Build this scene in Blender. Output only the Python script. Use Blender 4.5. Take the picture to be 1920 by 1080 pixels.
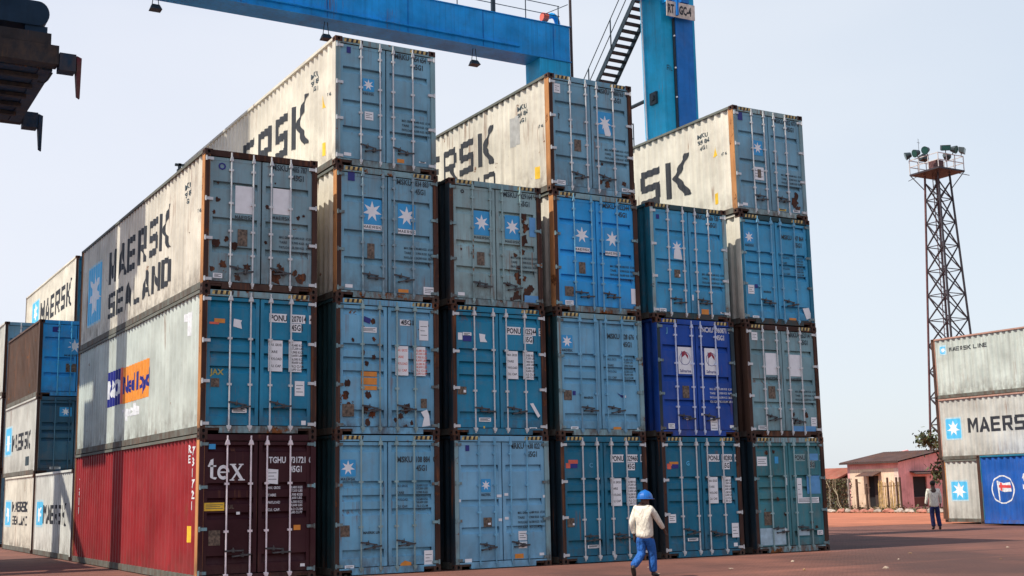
import bpy, bmesh, math, random
from mathutils import Vector, Matrix, noise as mnoise
R = math.radians
random.seed(7)
sc = bpy.context.scene
for o in list(bpy.data.objects): bpy.data.objects.remove(o)
COL = sc.collection

# ------------------------------------------------------------------ camera
def cam_axes(yaw, pitch, roll):
    cy, sy, cp, sp, cr, sr = math.cos(yaw), math.sin(yaw), math.cos(pitch), math.sin(pitch), math.cos(roll), math.sin(roll)
    f = Vector((sy*cp, cy*cp, sp)); r = Vector((cy, -sy, 0)); u = r.cross(f)
    return cr*r+sr*u, -sr*r+cr*u, f
cr_, cu_, cf_ = cam_axes(.5265, .1621, -.02)
cam = bpy.data.cameras.new('camera'); camo = bpy.data.objects.new('camera', cam); COL.objects.link(camo)
M = Matrix((cr_, cu_, -cf_)).transposed().to_4x4(); M.translation = Vector((-7.0686, -24.505, 1.6269))
camo.matrix_world = M
cam.sensor_width = 36; cam.lens = 2348.1/1920*36; cam.clip_start = .1; cam.clip_end = 3000
sc.camera = camo

# ------------------------------------------------------------------ light
SUN_EL, SUN_TRAVEL = R(57), Vector((1, -.012, 0)).normalized()
w = bpy.data.worlds.new('World'); sc.world = w; w.use_nodes = True
nt = w.node_tree; nt.nodes.clear()
out = nt.nodes.new('ShaderNodeOutputWorld'); bg = nt.nodes.new('ShaderNodeBackground')
sky = nt.nodes.new('ShaderNodeTexSky'); sky.sky_type = 'NISHITA'; sky.sun_disc = False
sky.sun_elevation = SUN_EL; sky.sun_rotation = R(-90)
sky.air_density = 1.2; sky.dust_density = 1.2; sky.ozone_density = 2.0
mx = nt.nodes.new('ShaderNodeMix'); mx.data_type = 'RGBA'
# thin bright veil of cloud over the blue
tc = nt.nodes.new('ShaderNodeTexCoord'); mp = nt.nodes.new('ShaderNodeMapping'); mp.inputs['Scale'].default_value = (1, 1, 2.2)
cl = nt.nodes.new('ShaderNodeTexNoise'); cl.inputs['Scale'].default_value = 1.6; cl.inputs['Detail'].default_value = 4
mr = nt.nodes.new('ShaderNodeMapRange'); mr.inputs['From Min'].default_value = .35; mr.inputs['From Max'].default_value = .68
mr.inputs['To Min'].default_value = .74; mr.inputs['To Max'].default_value = .93
nt.links.new(tc.outputs['Generated'], mp.inputs['Vector']); nt.links.new(mp.outputs['Vector'], cl.inputs['Vector'])
nt.links.new(cl.outputs['Fac'], mr.inputs['Value'])
sx_ = nt.nodes.new('ShaderNodeSeparateXYZ'); nt.links.new(tc.outputs['Generated'], sx_.inputs['Vector'])
ve = nt.nodes.new('ShaderNodeMapRange'); ve.inputs['From Min'].default_value = .36; ve.inputs['From Max'].default_value = .62; ve.inputs['To Min'].default_value = 1.0; ve.inputs['To Max'].default_value = .10
nt.links.new(sx_.outputs['Z'], ve.inputs['Value']); vm = nt.nodes.new('ShaderNodeMath'); vm.operation = 'MULTIPLY'
nt.links.new(mr.outputs['Result'], vm.inputs[0]); nt.links.new(ve.outputs['Result'], vm.inputs[1]); nt.links.new(vm.outputs[0], mx.inputs['Factor'])
bo = nt.nodes.new('ShaderNodeVectorMath'); bo.operation = 'SCALE'; bo.inputs['Scale'].default_value = 1.4
nt.links.new(sky.outputs['Color'], bo.inputs[0]); nt.links.new(bo.outputs[0], mx.inputs['A'])
# the haze is whiter on the sun's side and cooler away from it
hz = nt.nodes.new('ShaderNodeMapRange'); hz.inputs['From Min'].default_value = .22; hz.inputs['From Max'].default_value = .80; nt.links.new(sx_.outputs['X'], hz.inputs['Value'])
hm = nt.nodes.new('ShaderNodeMix'); hm.data_type = 'RGBA'; hm.inputs['A'].default_value = (7.5, 7.75, 8.5, 1); hm.inputs['B'].default_value = (6.95, 7.5, 8.15, 1)
nt.links.new(hz.outputs['Result'], hm.inputs['Factor']); nt.links.new(hm.outputs['Result'], mx.inputs['B'])
nt.links.new(mx.outputs['Result'], bg.inputs['Color']); bg.inputs['Strength'].default_value = .1
nt.links.new(bg.outputs['Background'], out.inputs['Surface'])
sl = bpy.data.lights.new('sun', 'SUN'); sl.energy = 4.9; sl.angle = R(.5); sl.color = (1, .93, .82)
so = bpy.data.objects.new('sun', sl); COL.objects.link(so)
trav = Vector((SUN_TRAVEL.x*math.cos(SUN_EL), SUN_TRAVEL.y*math.cos(SUN_EL), -math.sin(SUN_EL)))
so.rotation_euler = trav.to_track_quat('-Z', 'Y').to_euler(); so.location = (-20, 0, 40)
sc.view_settings.view_transform = 'Standard'; sc.view_settings.look = 'None'
sc.view_settings.exposure = 0.22; sc.view_settings.gamma = 1
sc.render.engine = 'CYCLES'; sc.render.resolution_x = 1024; sc.render.resolution_y = 576
sc.cycles.max_bounces = 5

# ------------------------------------------------------------------ materials
def lin(c):
    return tuple((x/12.92 if x <= .04045 else ((x+.055)/1.055)**2.4) for x in c)
_m = {}
def nodes(name):
    m = bpy.data.materials.new(name); m.use_nodes = True
    n = m.node_tree; b = n.nodes['Principled BSDF']
    return m, n, b
def plain(name, col, rough=.6, metal=0, var=.12, scale=6):
    if name in _m: return _m[name]
    m, n, b = nodes(name); b.inputs['Roughness'].default_value = rough; b.inputs['Metallic'].default_value = metal
    tc = n.nodes.new('ShaderNodeTexCoord'); nz = n.nodes.new('ShaderNodeTexNoise'); nz.inputs['Scale'].default_value = scale; nz.inputs['Detail'].default_value = 6
    n.links.new(tc.outputs['Object'], nz.inputs['Vector'])
    mr = n.nodes.new('ShaderNodeMapRange'); mr.inputs['From Min'].default_value = .3; mr.inputs['From Max'].default_value = .7
    mr.inputs['To Min'].default_value = 1-var*1.5; mr.inputs['To Max'].default_value = 1+var
    n.links.new(nz.outputs['Fac'], mr.inputs['Value'])
    mu = n.nodes.new('ShaderNodeVectorMath'); mu.operation = 'SCALE'; mu.inputs[0].default_value = col[:3]
    n.links.new(mr.outputs['Result'], mu.inputs['Scale']); n.links.new(mu.outputs[0], b.inputs['Base Color'])
    _m[name] = m; return m
def paint(name, col, rust=.3, dirt=.4, rough=.55, dust=(.30, .24, .19), rcol=(.30, .115, .035)):
    """weathered container paint: fading, dirt runs, rust blooms and runs"""
    if name in _m: return _m[name]
    m, n, b = nodes(name); L = n.links.new; N = n.nodes.new
    b.inputs['Roughness'].default_value = rough; b.inputs['Specular IOR Level'].default_value = .22
    tc = N('ShaderNodeTexCoord'); oi = N('ShaderNodeObjectInfo')
    rv = N('ShaderNodeVectorMath'); rv.operation = 'SCALE'; rv.inputs[0].default_value = (37, 19, 53); L(oi.outputs['Random'], rv.inputs['Scale'])
    ad = N('ShaderNodeVectorMath'); L(tc.outputs['Object'], ad.inputs[0]); L(rv.outputs[0], ad.inputs[1])
    def noise(scale, det, rgh, vec=(1, 1, 1)):
        mp = N('ShaderNodeMapping'); mp.inputs['Scale'].default_value = vec; L(ad.outputs[0], mp.inputs['Vector'])
        z = N('ShaderNodeTexNoise'); z.inputs['Scale'].default_value = scale; z.inputs['Detail'].default_value = det; z.inputs['Roughness'].default_value = rgh
        L(mp.outputs['Vector'], z.inputs['Vector']); return z.outputs['Fac']
    def rng(s, a, c, lo=0., hi=1.):
        r = N('ShaderNodeMapRange'); r.inputs['From Min'].default_value = a; r.inputs['From Max'].default_value = c
        r.inputs['To Min'].default_value = lo; r.inputs['To Max'].default_value = hi; L(s, r.inputs['Value']); return r.outputs['Result']
    def mix(f, a, bb):
        x = N('ShaderNodeMix'); x.data_type = 'RGBA'
        L(f, x.inputs['Factor'])
        for s, k in ((a, 'A'), (bb, 'B')):
            if isinstance(s, tuple): x.inputs[k].default_value = (*s[:3], 1)
            else: L(s, x.inputs[k])
        return x.outputs['Result']
    fade = rng(noise(.9, 6, .6), .3, .7)
    c1 = tuple(x*.76 for x in col); c2 = tuple(min(1, x*1.20+.012) for x in col)
    base = mix(fade, c1, c2)
    base = mix(rng(noise(1.7, 7, .7), .46, .70, 0, .22), base, tuple(.75*x+.10*min(1, sum(col)*1.5) for x in col))
    runs = rng(noise(1.0, 5, .6, (9, 9, .35)), .50, .72, 0, dirt*.75)
    base = mix(runs, base, tuple(d*.45*min(1, .2+sum(col)*2) + c*.18 for d, c in zip(dust, col)))
    blot = rng(noise(2.2, 8, .68), .53, .68, 0, dirt*.6)
    base = mix(blot, base, tuple(d*.7*min(1, .15+sum(col)*2) + c*.25 for d, c in zip(dust, col)))
    scratch = rng(noise(14, 3, .7, (1, 1, .4)), .66, .72, 0, .5*dirt)
    base = mix(scratch, base, (.05, .045, .04))
    th = .74 - .26*rust
    rn = noise(2.6, 12, .72)
    rm = rng(rn, th, th+.035)
    drip = N('ShaderNodeMath'); drip.operation = 'MULTIPLY'
    L(rng(noise(1.2, 5, .6, (12, 12, .5)), .56-.1*rust, .70-.1*rust), drip.inputs[0]); L(rng(noise(.8, 3, .5), .62-.25*rust, .72-.2*rust, 0, .85), drip.inputs[1])
    rcol = mix(rng(noise(7, 6, .7), .35, .65), (.030, .012, .008), rcol)
    sz = N('ShaderNodeSeparateXYZ'); L(tc.outputs['Object'], sz.inputs[0])
    low = N('ShaderNodeMath'); low.operation = 'MULTIPLY'; L(rng(sz.outputs['Z'], .75, .14, 0, 1), low.inputs[0]); L(rng(noise(3.2, 6, .65, (1.6, 1.6, .8)), .40, .62, 0, min(.85, .25+rust+.2*dirt)), low.inputs[1])
    base = mix(low.outputs[0], base, (.085, .055, .040))
    base = mix(drip.outputs[0], base, (.20, .08, .035))
    base = mix(rm, base, rcol)
    L(base, b.inputs['Base Color'])
    L(rng(rm, 0, 1, rough, .9), b.inputs['Roughness'])
    bp = N('ShaderNodeBump'); bp.inputs['Strength'].default_value = .25; bp.inputs['Distance'].default_value = .02
    L(noise(2.0, 6, .6), bp.inputs['Height']); L(bp.outputs[0], b.inputs['Normal'])
    _m[name] = m; return m
def text_paint(name, col, wear=.35):
    """stencilled paint that has partly flaked off (still opaque: it fades to the worn colour)"""
    return plain(name, col, .6, 0, wear*.5, 9)

# colours of the place (base colours)
C = dict(
 cream=(.66, .62, .52), white=(.62, .62, .57), grey=(.50, .53, .50), greywhite=(.52, .52, .47), red=(.27, .014, .018), royal_lit=(.008, .095, .40), maroon=(0.036, 0.002, 0.006), greenwhite=(.50, .55, .50),  # the flag emblem container's side is royal lightened as if sunlit
 steel=(0.176, 0.380, 0.489), slate=(0.205, 0.342, 0.384), sky=(0.158, 0.409, 0.579), blue=(0.053, 0.345, 0.576), bright=(0.024, 0.356, 0.757), deep=(0.011, 0.225, 0.376), teal=(0.005, 0.150, 0.246), pale=(0.196, 0.445, 0.620),
 royal=(0.004, 0.062, 0.340), seagreen=(.012, .055, .065), greygreen=(0.206, 0.364, 0.394), verdigris=(0.047, 0.212, 0.243), brown=(0.085, 0.045, 0.028), night=(.010, .030, .045), dusk=(0.025, 0.099, 0.161), palegrey=(0.269, 0.416, 0.420))  # seagreen and night darkened in place of shade in the column gaps
def P(key, rust=.3, dirt=.4): return paint('paint_%s_%d_%d' % (key, rust*100, dirt*100), C[key], rust, dirt)
M_GASKET_SHADE = plain('rubber', (.012, .013, .016), .8)  # near-black, also paints shade into casting holes and door gaps
M_WHITE = plain('sticker_white', (.82, .84, .84), .5, var=.05)
M_ORANGE = plain('sticker_orange', (.72, .26, .03), .5, var=.15)
M_RED = plain('sticker_red', (.70, .12, .07), .5, var=.15)
M_YELLOW = plain('sticker_yellow', (.80, .50, .03), .5, var=.15)
M_PLATE = plain('plate_brown', (.14, .10, .07), .5, .2, var=.5, scale=20)
M_STAR = plain('logo_blue', (.03, .33, .66), .5, var=.05)
M_STAR_LIT = plain('logo_blue_lit', (.09, .50, .80), .5, var=.05)  # lighter copy of the logo blue for sunlit sides
M_NAVY = plain('logo_navy', (.01, .015, .20), .5, var=.1)
M_BLACK = text_paint('lettering_black', (.022, .026, .034))
M_WTEXT = text_paint('lettering_white', (.72, .74, .76))
M_TEALTXT = text_paint('lettering_slate', (.03, .055, .07))
M_HAZ = plain('hazard_yellow', (.60, .45, .16), .6, var=.4, scale=12)
M_HAZK = plain('hazard_black', (.02, .018, .016), .6, var=.3)
M_RUST = paint('rust_scab', (.05, .022, .015), .75, .6, .9, (.10, .06, .04), (.20, .065, .025))
M_GALV = plain('galvanised_rod', (.58, .60, .60), .45, .25, .12)
M_DULLROD = plain('painted_rod', (.22, .33, .38), .55, .1, .3)
M_HANDLE = plain('handle_steel', (.06, .06, .062), .6, .3, .4)
M_PATCH = plain('patch_blue', (.10, .32, .60), .5, var=.1)
M_PALEPATCH = plain('patch_pale', (.36, .52, .60), .5, var=.15)
M_FRAME_BROWN = paint('frame_rust_dark', (.055, .027, .020), .6, .7, .85, (.10, .07, .05), (.15, .055, .022))
M_FRAME_ORANGE = paint('frame_rust_orange', (.48, .22, .08), .55, .5, .8, (.30, .12, .05))
M_RAIL = paint('rail_grey', (.13, .14, .12), .35, .8, .8)

# ------------------------------------------------------------------ mesh builder
class MB:
    def __init__(s): s.v, s.f, s.m, s.mats = [], [], [], []
    def mi(s, mat):
        if mat not in s.mats: s.mats.append(mat)
        return s.mats.index(mat)
    def poly(s, pts, mat):
        i = len(s.v); s.v += [tuple(p) for p in pts]; s.f.append(tuple(range(i, i+len(pts)))); s.m.append(s.mi(mat))
    def box(s, a, b, mat, skip=''):
        (x0, y0, z0), (x1, y1, z1) = a, b; i = len(s.v)
        s.v += [(x0, y0, z0), (x1, y0, z0), (x1, y1, z0), (x0, y1, z0), (x0, y0, z1), (x1, y0, z1), (x1, y1, z1), (x0, y1, z1)]
        k = s.mi(mat)
        for f in ((0, 3, 2, 1), (4, 5, 6, 7), (0, 1, 5, 4), (1, 2, 6, 5), (2, 3, 7, 6), (3, 0, 4, 7)):
            s.f.append(tuple(i+j for j in f)); s.m.append(k)
    def hexa(s, P8, mat):
        i = len(s.v); s.v += [tuple(p) for p in P8]; k = s.mi(mat)
        for f in ((0, 3, 2, 1), (4, 5, 6, 7), (0, 1, 5, 4), (1, 2, 6, 5), (2, 3, 7, 6), (3, 0, 4, 7)):
            s.f.append(tuple(i+j for j in f)); s.m.append(k)
    def tube(s, a, b, r, mat, n=8, r2=None, cap=True):
        a, b = Vector(a), Vector(b); d = (b-a).normalized()
        p = d.orthogonal().normalized(); q = d.cross(p); i = len(s.v); k = s.mi(mat); r2 = r if r2 is None else r2
        for c, rr in ((a, r), (b, r2)):
            for j in range(n):
                t = 2*math.pi*j/n; s.v.append(tuple(c+(p*math.cos(t)+q*math.sin(t))*rr))
        for j in range(n):
            s.f.append((i+j, i+(j+1) % n, i+n+(j+1) % n, i+n+j)); s.m.append(k)
        if cap:
            s.f.append(tuple(i+j for j in reversed(range(n)))); s.m.append(k)
            s.f.append(tuple(i+n+j for j in range(n))); s.m.append(k)
    def bar(s, a, b, w, h, mat, up=(0, 0, 1)):
        a, b = Vector(a), Vector(b); d = (b-a).normalized(); up = Vector(up)
        if abs(d.dot(up)) > .98: up = Vector((1, 0, 0))
        x = d.cross(up).normalized()*w/2; z = x.cross(d).normalized()*h/2
        s.hexa([a-x-z, a+x-z, b+x-z, b-x-z, a-x+z, a+x+z, b+x+z, b-x+z], mat)
    def mesh(s, name, smooth=False):
        me = bpy.data.meshes.new(name); me.from_pydata(s.v, [], s.f)
        for m in s.mats: me.materials.append(m)
        me.polygons.foreach_set('material_index', s.m)
        if smooth: me.polygons.foreach_set('use_smooth', [True]*len(s.f))
        me.update(); return me
    def fixnormals(s, me):
        bm = bmesh.new(); bm.from_mesh(me); bmesh.ops.recalc_face_normals(bm, faces=bm.faces); bm.to_mesh(me); bm.free()
    def build(s, name, parent=None, loc=None, smooth=False, fix=False):
        me = s.mesh(name, smooth)
        if fix: s.fixnormals(me)
        return put(name, me, parent, loc)
def put(name, me, parent=None, loc=None):
    o = bpy.data.objects.new(name, me); COL.objects.link(o)
    if parent is not None: o.parent = parent
    if loc: o.location = loc
    return o
def thing(name, label, cat, loc=(0, 0, 0), rz=0, group=None):
    o = bpy.data.objects.new(name, None); COL.objects.link(o); o.location = loc; o.rotation_euler.z = rz
    o.empty_display_size = .3
    o['label'] = label; o['category'] = cat
    if group: o['group'] = group
    return o
def tag(o, label, cat, group=None):
    o['label'] = label; o['category'] = cat
    if group: o['group'] = group
    return o
def struct(o, kind='structure'): o['kind'] = kind; return o

# ------------------------------------------------------------------ lettering
_tx = {}
def text_tris(s, offset=0.0):
    """triangles of a line of text in the built-in face, cap height 1, left aligned"""
    if (s, offset) in _tx: return _tx[(s, offset)]
    cu = bpy.data.curves.new('t', 'FONT'); cu.body = s; cu.size = 1; cu.offset = offset; cu.resolution_u = 2
    ob = bpy.data.objects.new('t', cu); COL.objects.link(ob)
    dg = bpy.context.evaluated_depsgraph_get(); dg.update()
    me = ob.evaluated_get(dg).to_mesh(); me.calc_loop_triangles()
    T = [[(me.vertices[i].co.x, me.vertices[i].co.y) for i in t.vertices] for t in me.loop_triangles]
    ob.evaluated_get(dg).to_mesh_clear(); bpy.data.objects.remove(ob); bpy.data.curves.remove(cu)
    if T:
        x0 = min(p[0] for t in T for p in t); y0 = 0; h = .69
        T = [[((p[0]-x0)/h, (p[1]-y0)/h) for p in t] for t in T]
    _tx[(s, offset)] = T; return T
def text_width(s, o=0.): return max((p[0] for t in text_tris(s, o) for p in t), default=0)
def rc(a, b, c, d): return [(a, b), (c, b), (c, d), (a, d)]
T_ = .21
GL = {
 'M': [rc(0, 0, T_, 1), rc(1-T_, 0, 1, 1), [(T_, 1), (T_, .62), (.5, .12), (.5, .52)], [(1-T_, 1), (.5, .52), (.5, .12), (1-T_, .62)]],
 'A': [[(0, 0), (.23, 0), (.60, 1), (.37, 1)], [(.77, 0), (1, 0), (.63, 1), (.40, 1)], [(.22, .2), (.78, .2), (.70, .38), (.30, .38)]],
 'E': [rc(0, 0, T_, 1), rc(T_, .81, .88, 1), rc(T_, .41, .82, .59), rc(T_, 0, .88, .19)],
 'R': [rc(0, 0, T_, 1), rc(T_, .81, .88, 1), rc(.70, .5, .92, .81), rc(T_, .36, .88, .53), [(.46, .36), (.70, .36), (.95, 0), (.71, 0)]],
 'S': [rc(.05, .81, .92, 1), rc(0, .5, .22, .86), rc(.04, .40, .90, .59), rc(.70, .14, .92, .5), rc(0, 0, .88, .19)],
 'K': [rc(0, 0, T_, 1), [(.26, .5), (.52, .5), (1.0, 1.08), (.80, 1.08)], [(.26, .5), (.52, .5), (1.04, -.06), (.74, -.06)]],
 'L': [rc(0, 0, T_, 1), rc(T_, 0, .85, .19)], 'I': [rc(.3, 0, .3+T_, 1)],
 'N': [rc(0, 0, T_, 1), rc(.75, 0, .96, 1), [(T_, 1), (T_, .70), (.75, 0), (.75, .30)]],
 'D': [rc(0, 0, T_, 1), rc(T_, .81, .80, 1), rc(T_, 0, .80, .19), rc(.72, .12, .93, .88)],
 ' ': []}
def block(s, pitch=1.18):
    out = []; x = 0; k = 0
    for ch in s:
        for q in GL[ch]: out.append([(x+p[0], p[1]) for p in q])
        x += pitch*(.62 if ch in ' I' else 1)
    return out, x-(pitch-1)
def star7(cx, cz, r, r2=.42, n=7, rot=0):
    P = []
    for i in range(2*n):
        t = math.pi/2+rot+math.pi*i/n; q = r if i % 2 == 0 else r*r2
        P.append((cx+q*math.cos(t), cz+q*math.sin(t)))
    return [[(cx, cz), P[i], P[(i+1) % (2*n)]] for i in range(2*n)]
def rrect(x0, z0, x1, z1, r):
    P = []
    for cx, cz, a in ((x1-r, z1-r, 0), (x0+r, z1-r, 90), (x0+r, z0+r, 180), (x1-r, z0+r, 270)):
        for k in range(4): t = R(a+30*k); P.append((cx+r*math.cos(t), cz+r*math.sin(t)))
    return P
def ring(cx, cz, r0, r1, n=24, sx=1):
    o = []
    for i in range(n):
        a, b = 2*math.pi*i/n, 2*math.pi*(i+1)/n
        o.append([(cx+sx*r0*math.cos(a), cz+r0*math.sin(a)), (cx+sx*r1*math.cos(a), cz+r1*math.sin(a)), (cx+sx*r1*math.cos(b), cz+r1*math.sin(b)), (cx+sx*r0*math.cos(b), cz+r0*math.sin(b))])
    return o

# ------------------------------------------------------------------ corrugated sides
PITCH, DEEP, SX = .278, .046, .024
def profile(L, y0=.20, y1=None):
    """breakpoints (y, depth) of the corrugated side wall between the posts"""
    y1 = L-.20 if y1 is None else y1
    n = max(1, round((y1-y0)/PITCH)); p = (y1-y0)/n; B = [(y0, 0.)]
    for i in range(n):
        a = y0+i*p
        B += [(a+p*.13, 0.), (a+p*.37, DEEP), (a+p*.63, DEEP), (a+p*.87, 0.)]
    B.append((y1, 0.)); return B
def prof_at(B, y):
    for (a, da), (b, db) in zip(B, B[1:]):
        if a <= y <= b: return da+(db-da)*(y-a)/max(1e-9, b-a)
    return 0.
def clip(poly, axis, val, keep_less):
    out = []
    for i in range(len(poly)):
        p, q = poly[i], poly[(i+1) % len(poly)]
        ip = (p[axis] <= val) if keep_less else (p[axis] >= val); iq = (q[axis] <= val) if keep_less else (q[axis] >= val)
        if ip: out.append(p)
        if ip != iq:
            t = (val-p[axis])/(q[axis]-p[axis]); out.append(tuple(p[k]+(q[k]-p[k])*t for k in range(2)))
    return out
def side_decal(mb, B, polys, mat, x, lift=.004, stepk=0.0):
    """wraps flat convex polygons (y, z) over the corrugation of the -X side whose outer face is at x"""
    for k, pl in enumerate(polys):
        a, b = min(p[0] for p in pl), max(p[0] for p in pl)
        for (ya, da), (yb, db) in zip(B, B[1:]):
            if yb <= a or ya >= b or yb-ya < 1e-6: continue
            q = clip(clip(pl, 0, ya, False), 0, yb, True)
            if len(q) < 3: continue
            pts = [(x+da+(db-da)*(p[0]-ya)/(yb-ya)-lift-stepk*k, p[0], p[1]) for p in q]
            A = sum(pts[i][1]*pts[(i+1) % len(pts)][2]-pts[(i+1) % len(pts)][1]*pts[i][2] for i in range(len(pts)))
            if A > 0: pts.reverse()
            mb.poly(pts, mat)
_side = {}
def side_mesh(L, H, mat, flip=False):
    key = (L, H, mat.name, flip)
    if key in _side: return _side[key]
    mb = MB(); B = profile(L); z0, z1 = .16, H-.062
    zs = [z0, z0+.03, z1-.05, z1]
    sgn = -1 if flip else 1
    for (ya, da), (yb, db) in zip(B, B[1:]):
        q = [(sgn*da, ya, z0), (sgn*db, yb, z0), (sgn*db, yb, z1), (sgn*da, ya, z1)]
        if not flip: q.reverse()
        mb.poly(q, mat)
    me = mb.mesh('side_panel'); _side[key] = me; return me

# ------------------------------------------------------------------ container
W = 2.438
TYPES = {'A': dict(rec=((.735, .775), (.475, .515), (.27, .31)), rb=.075, num=.90, wt=.40, hz=.155, br=(.86, .62, .42, .25)),
         'B': dict(rec=((.885, .93), (.625, .665), (.53, .565), (.43, .465), (.13, .18)), rb=.055, num=.80, wt=.62, hz=.20, br=(.93, .66, .34, .05))}
def casting(mb, x, y, z, sx, mat, holes=True):
    """corner casting with an oval aperture sunk into its front and side face; sx=+1 left corner, -1 right corner"""
    a, b, c = .165, .17, .118
    x0, x1 = (x, x+a) if sx > 0 else (x-a, x)
    n = 8
    # front face with hole
    def holed(center, ux, uz, hw, hh, nrm, ow, oh):
        c0 = Vector(center); ux, uz, nrm = Vector(ux), Vector(uz), Vector(nrm)
        o4 = [c0-ux*ow-uz*oh, c0+ux*ow-uz*oh, c0+ux*ow+uz*oh, c0-ux*ow+uz*oh]
        H = [c0+ux*hw*math.cos(t)+uz*hh*math.sin(t) for t in [R(225+i*360/n) for i in range(n)]]
        for k in range(4):
            i0 = (2*k) % n; a4, b4 = o4[k], o4[(k+1) % 4]
            mb.poly([a4, b4, H[(i0+2) % n], H[(i0+1) % n], H[i0]], mat)
        for i in range(n):
            p, q = H[i], H[(i+1) % n]
            mb.poly([p, q, q-nrm*.05, p-nrm*.05], M_GASKET_SHADE)
        mb.poly([h-nrm*.05 for h in H], M_GASKET_SHADE)  # hole lining coloured near-black for the shade inside
    xc = (x0+x1)/2
    holed((xc, y, z+c/2), (1, 0, 0), (0, 0, 1), .032, .04, (0, -1, 0), a/2, c/2)
    if sx > 0: holed((x, y+b/2, z+c/2), (0, -1, 0), (0, 0, 1), .04, .032, (-1, 0, 0), b/2, c/2)
    else: mb.poly([(x1, y, z), (x1, y+b, z), (x1, y+b, z+c), (x1, y, z+c)], mat)
    ix = x1 if sx > 0 else x0
    mb.poly([(ix, y, z), (ix, y, z+c), (ix, y+b, z+c), (ix, y+b, z)], mat)
    mb.poly([(x0, y, z+c), (x1, y, z+c), (x1, y+b, z+c), (x0, y+b, z+c)], mat)
    mb.poly([(x0, y, z), (x0, y+b, z), (x1, y+b, z), (x1, y, z)], mat)
    mb.poly([(x0, y+b, z), (x0, y+b, z+c), (x1, y+b, z+c), (x1, y+b, z)], mat)
def frame_mesh(L, H, mpost, mside, mrail, mhead, haz, front=True):
    mb = MB(); g = .004
    zc = .118
    for y0 in (0, L-.17):
        for x, sx in ((0, 1), (W, -1)):
            for z in (0, H-zc): casting(mb, x, y0, z, sx, M_FRAME_BROWN if y0 == 0 and mpost != mside else mpost)
    for x0, x1 in ((g, .115), (W-.115, W-g)):
        mb.box((x0, .006, zc), (x1, .16, H-zc), mside if x0 < 1 else mpost)
        mb.box((x0, L-.16, zc), (x1, L-.006, H-zc), mpost)
    # door-end post faces: a darker strip in front of the side-facing steel
    mb.box((.016, .001, zc+.002), (.108, .0055, H-zc-.002), mpost)
    for x0, x1 in ((.004, .066), (W-.066, W-.004)):
        mb.box((x0-(.008 if x0 < 1 else 0), .17, H-.068), (x1, L-.17, H-.006), mside if mside != M_FRAME_ORANGE else mrail)
        mb.box((x0+.002, .17, .017), (x1, L-.17, .158), mrail)
    # side flanges next to the posts
    for x0, x1 in ((.006, .03), (W-.03, W-.006)):
        mb.box((x0, .16, .158), (x1, .2, H-.062), mside); mb.box((x0, L-.2, .158), (x1, L-.16, H-.062), mside)
    # header and sill
    mb.box((.165, .012, H-.112), (W-.165, .10, H-.012), mhead)
    mb.box((.115, .012, H-.135), (W-.115, .05, H-.114), mhead)
    mb.box((.165, L-.10, H-.112), (W-.165, L-.012, H-.012), mpost)
    mb.box((.115, .012, .119), (W-.115, .09, .155), mhead)
    mb.box((.40, .010, .018), (W-.40, .09, .1185), mhead)
    mb.box((.166, .03, .07), (.3995, .09, .1185), M_FRAME_BROWN); mb.box((W-.3995, .03, .07), (W-.166, .09, .1185), M_FRAME_BROWN)
    mb.box((.165, L-.10, .018), (W-.165, L-.012, .15), mpost)
    if haz:
        for s in (0, 1):
            for k in range(8):
                x = .20+k*.055 if s == 0 else W-.20-.055*(8-k)
                mb.poly([(x, .0085, H-.102), (x+.055, .0085, H-.102), (x+.075, .0085, H-.022), (x+.02, .0085, H-.022)], M_HAZ if k % 2 == 0 else M_HAZK)
    if front: mb.box((.112, DY+.095, .15), (W-.112, DY+.11, H-.11), M_GASKET_SHADE)  # black plate behind the leaves paints the door gaps dark
    # floor under the box
    mb.box((.066, .10, .10), (W-.066, L-.10, .157), M_FRAME_BROWN)
    me = mb.mesh('frame'); mb.fixnormals(me); return me
def roof_mesh(L, H, mat):
    mb = MB(); n = int(L/.21); y = .1
    for i in range(n):
        a = .1+(L-.2)*i/n; b = .1+(L-.2)*(i+1)/n; m = (a+b)/2; h1, h2 = H-.012, H-.03
        mb.poly([(.066, a, h1), (W-.066, a, h1), (W-.066, a+.04, h2), (.066, a+.04, h2)], mat)
        mb.poly([(.066, a+.04, h2), (W-.066, a+.04, h2), (W-.066, m, h2), (.066, m, h2)], mat)
        mb.poly([(.066, m, h2), (W-.066, m, h2), (W-.066, m+.04, h1), (.066, m+.04, h1)], mat)
        mb.poly([(.066, m+.04, h1), (W-.066, m+.04, h1), (W-.066, b, h1), (.066, b, h1)], mat)
    return mb.mesh('roof')
DY = .042        # door skin depth behind the container's front plane
_doorc = {}
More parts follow.
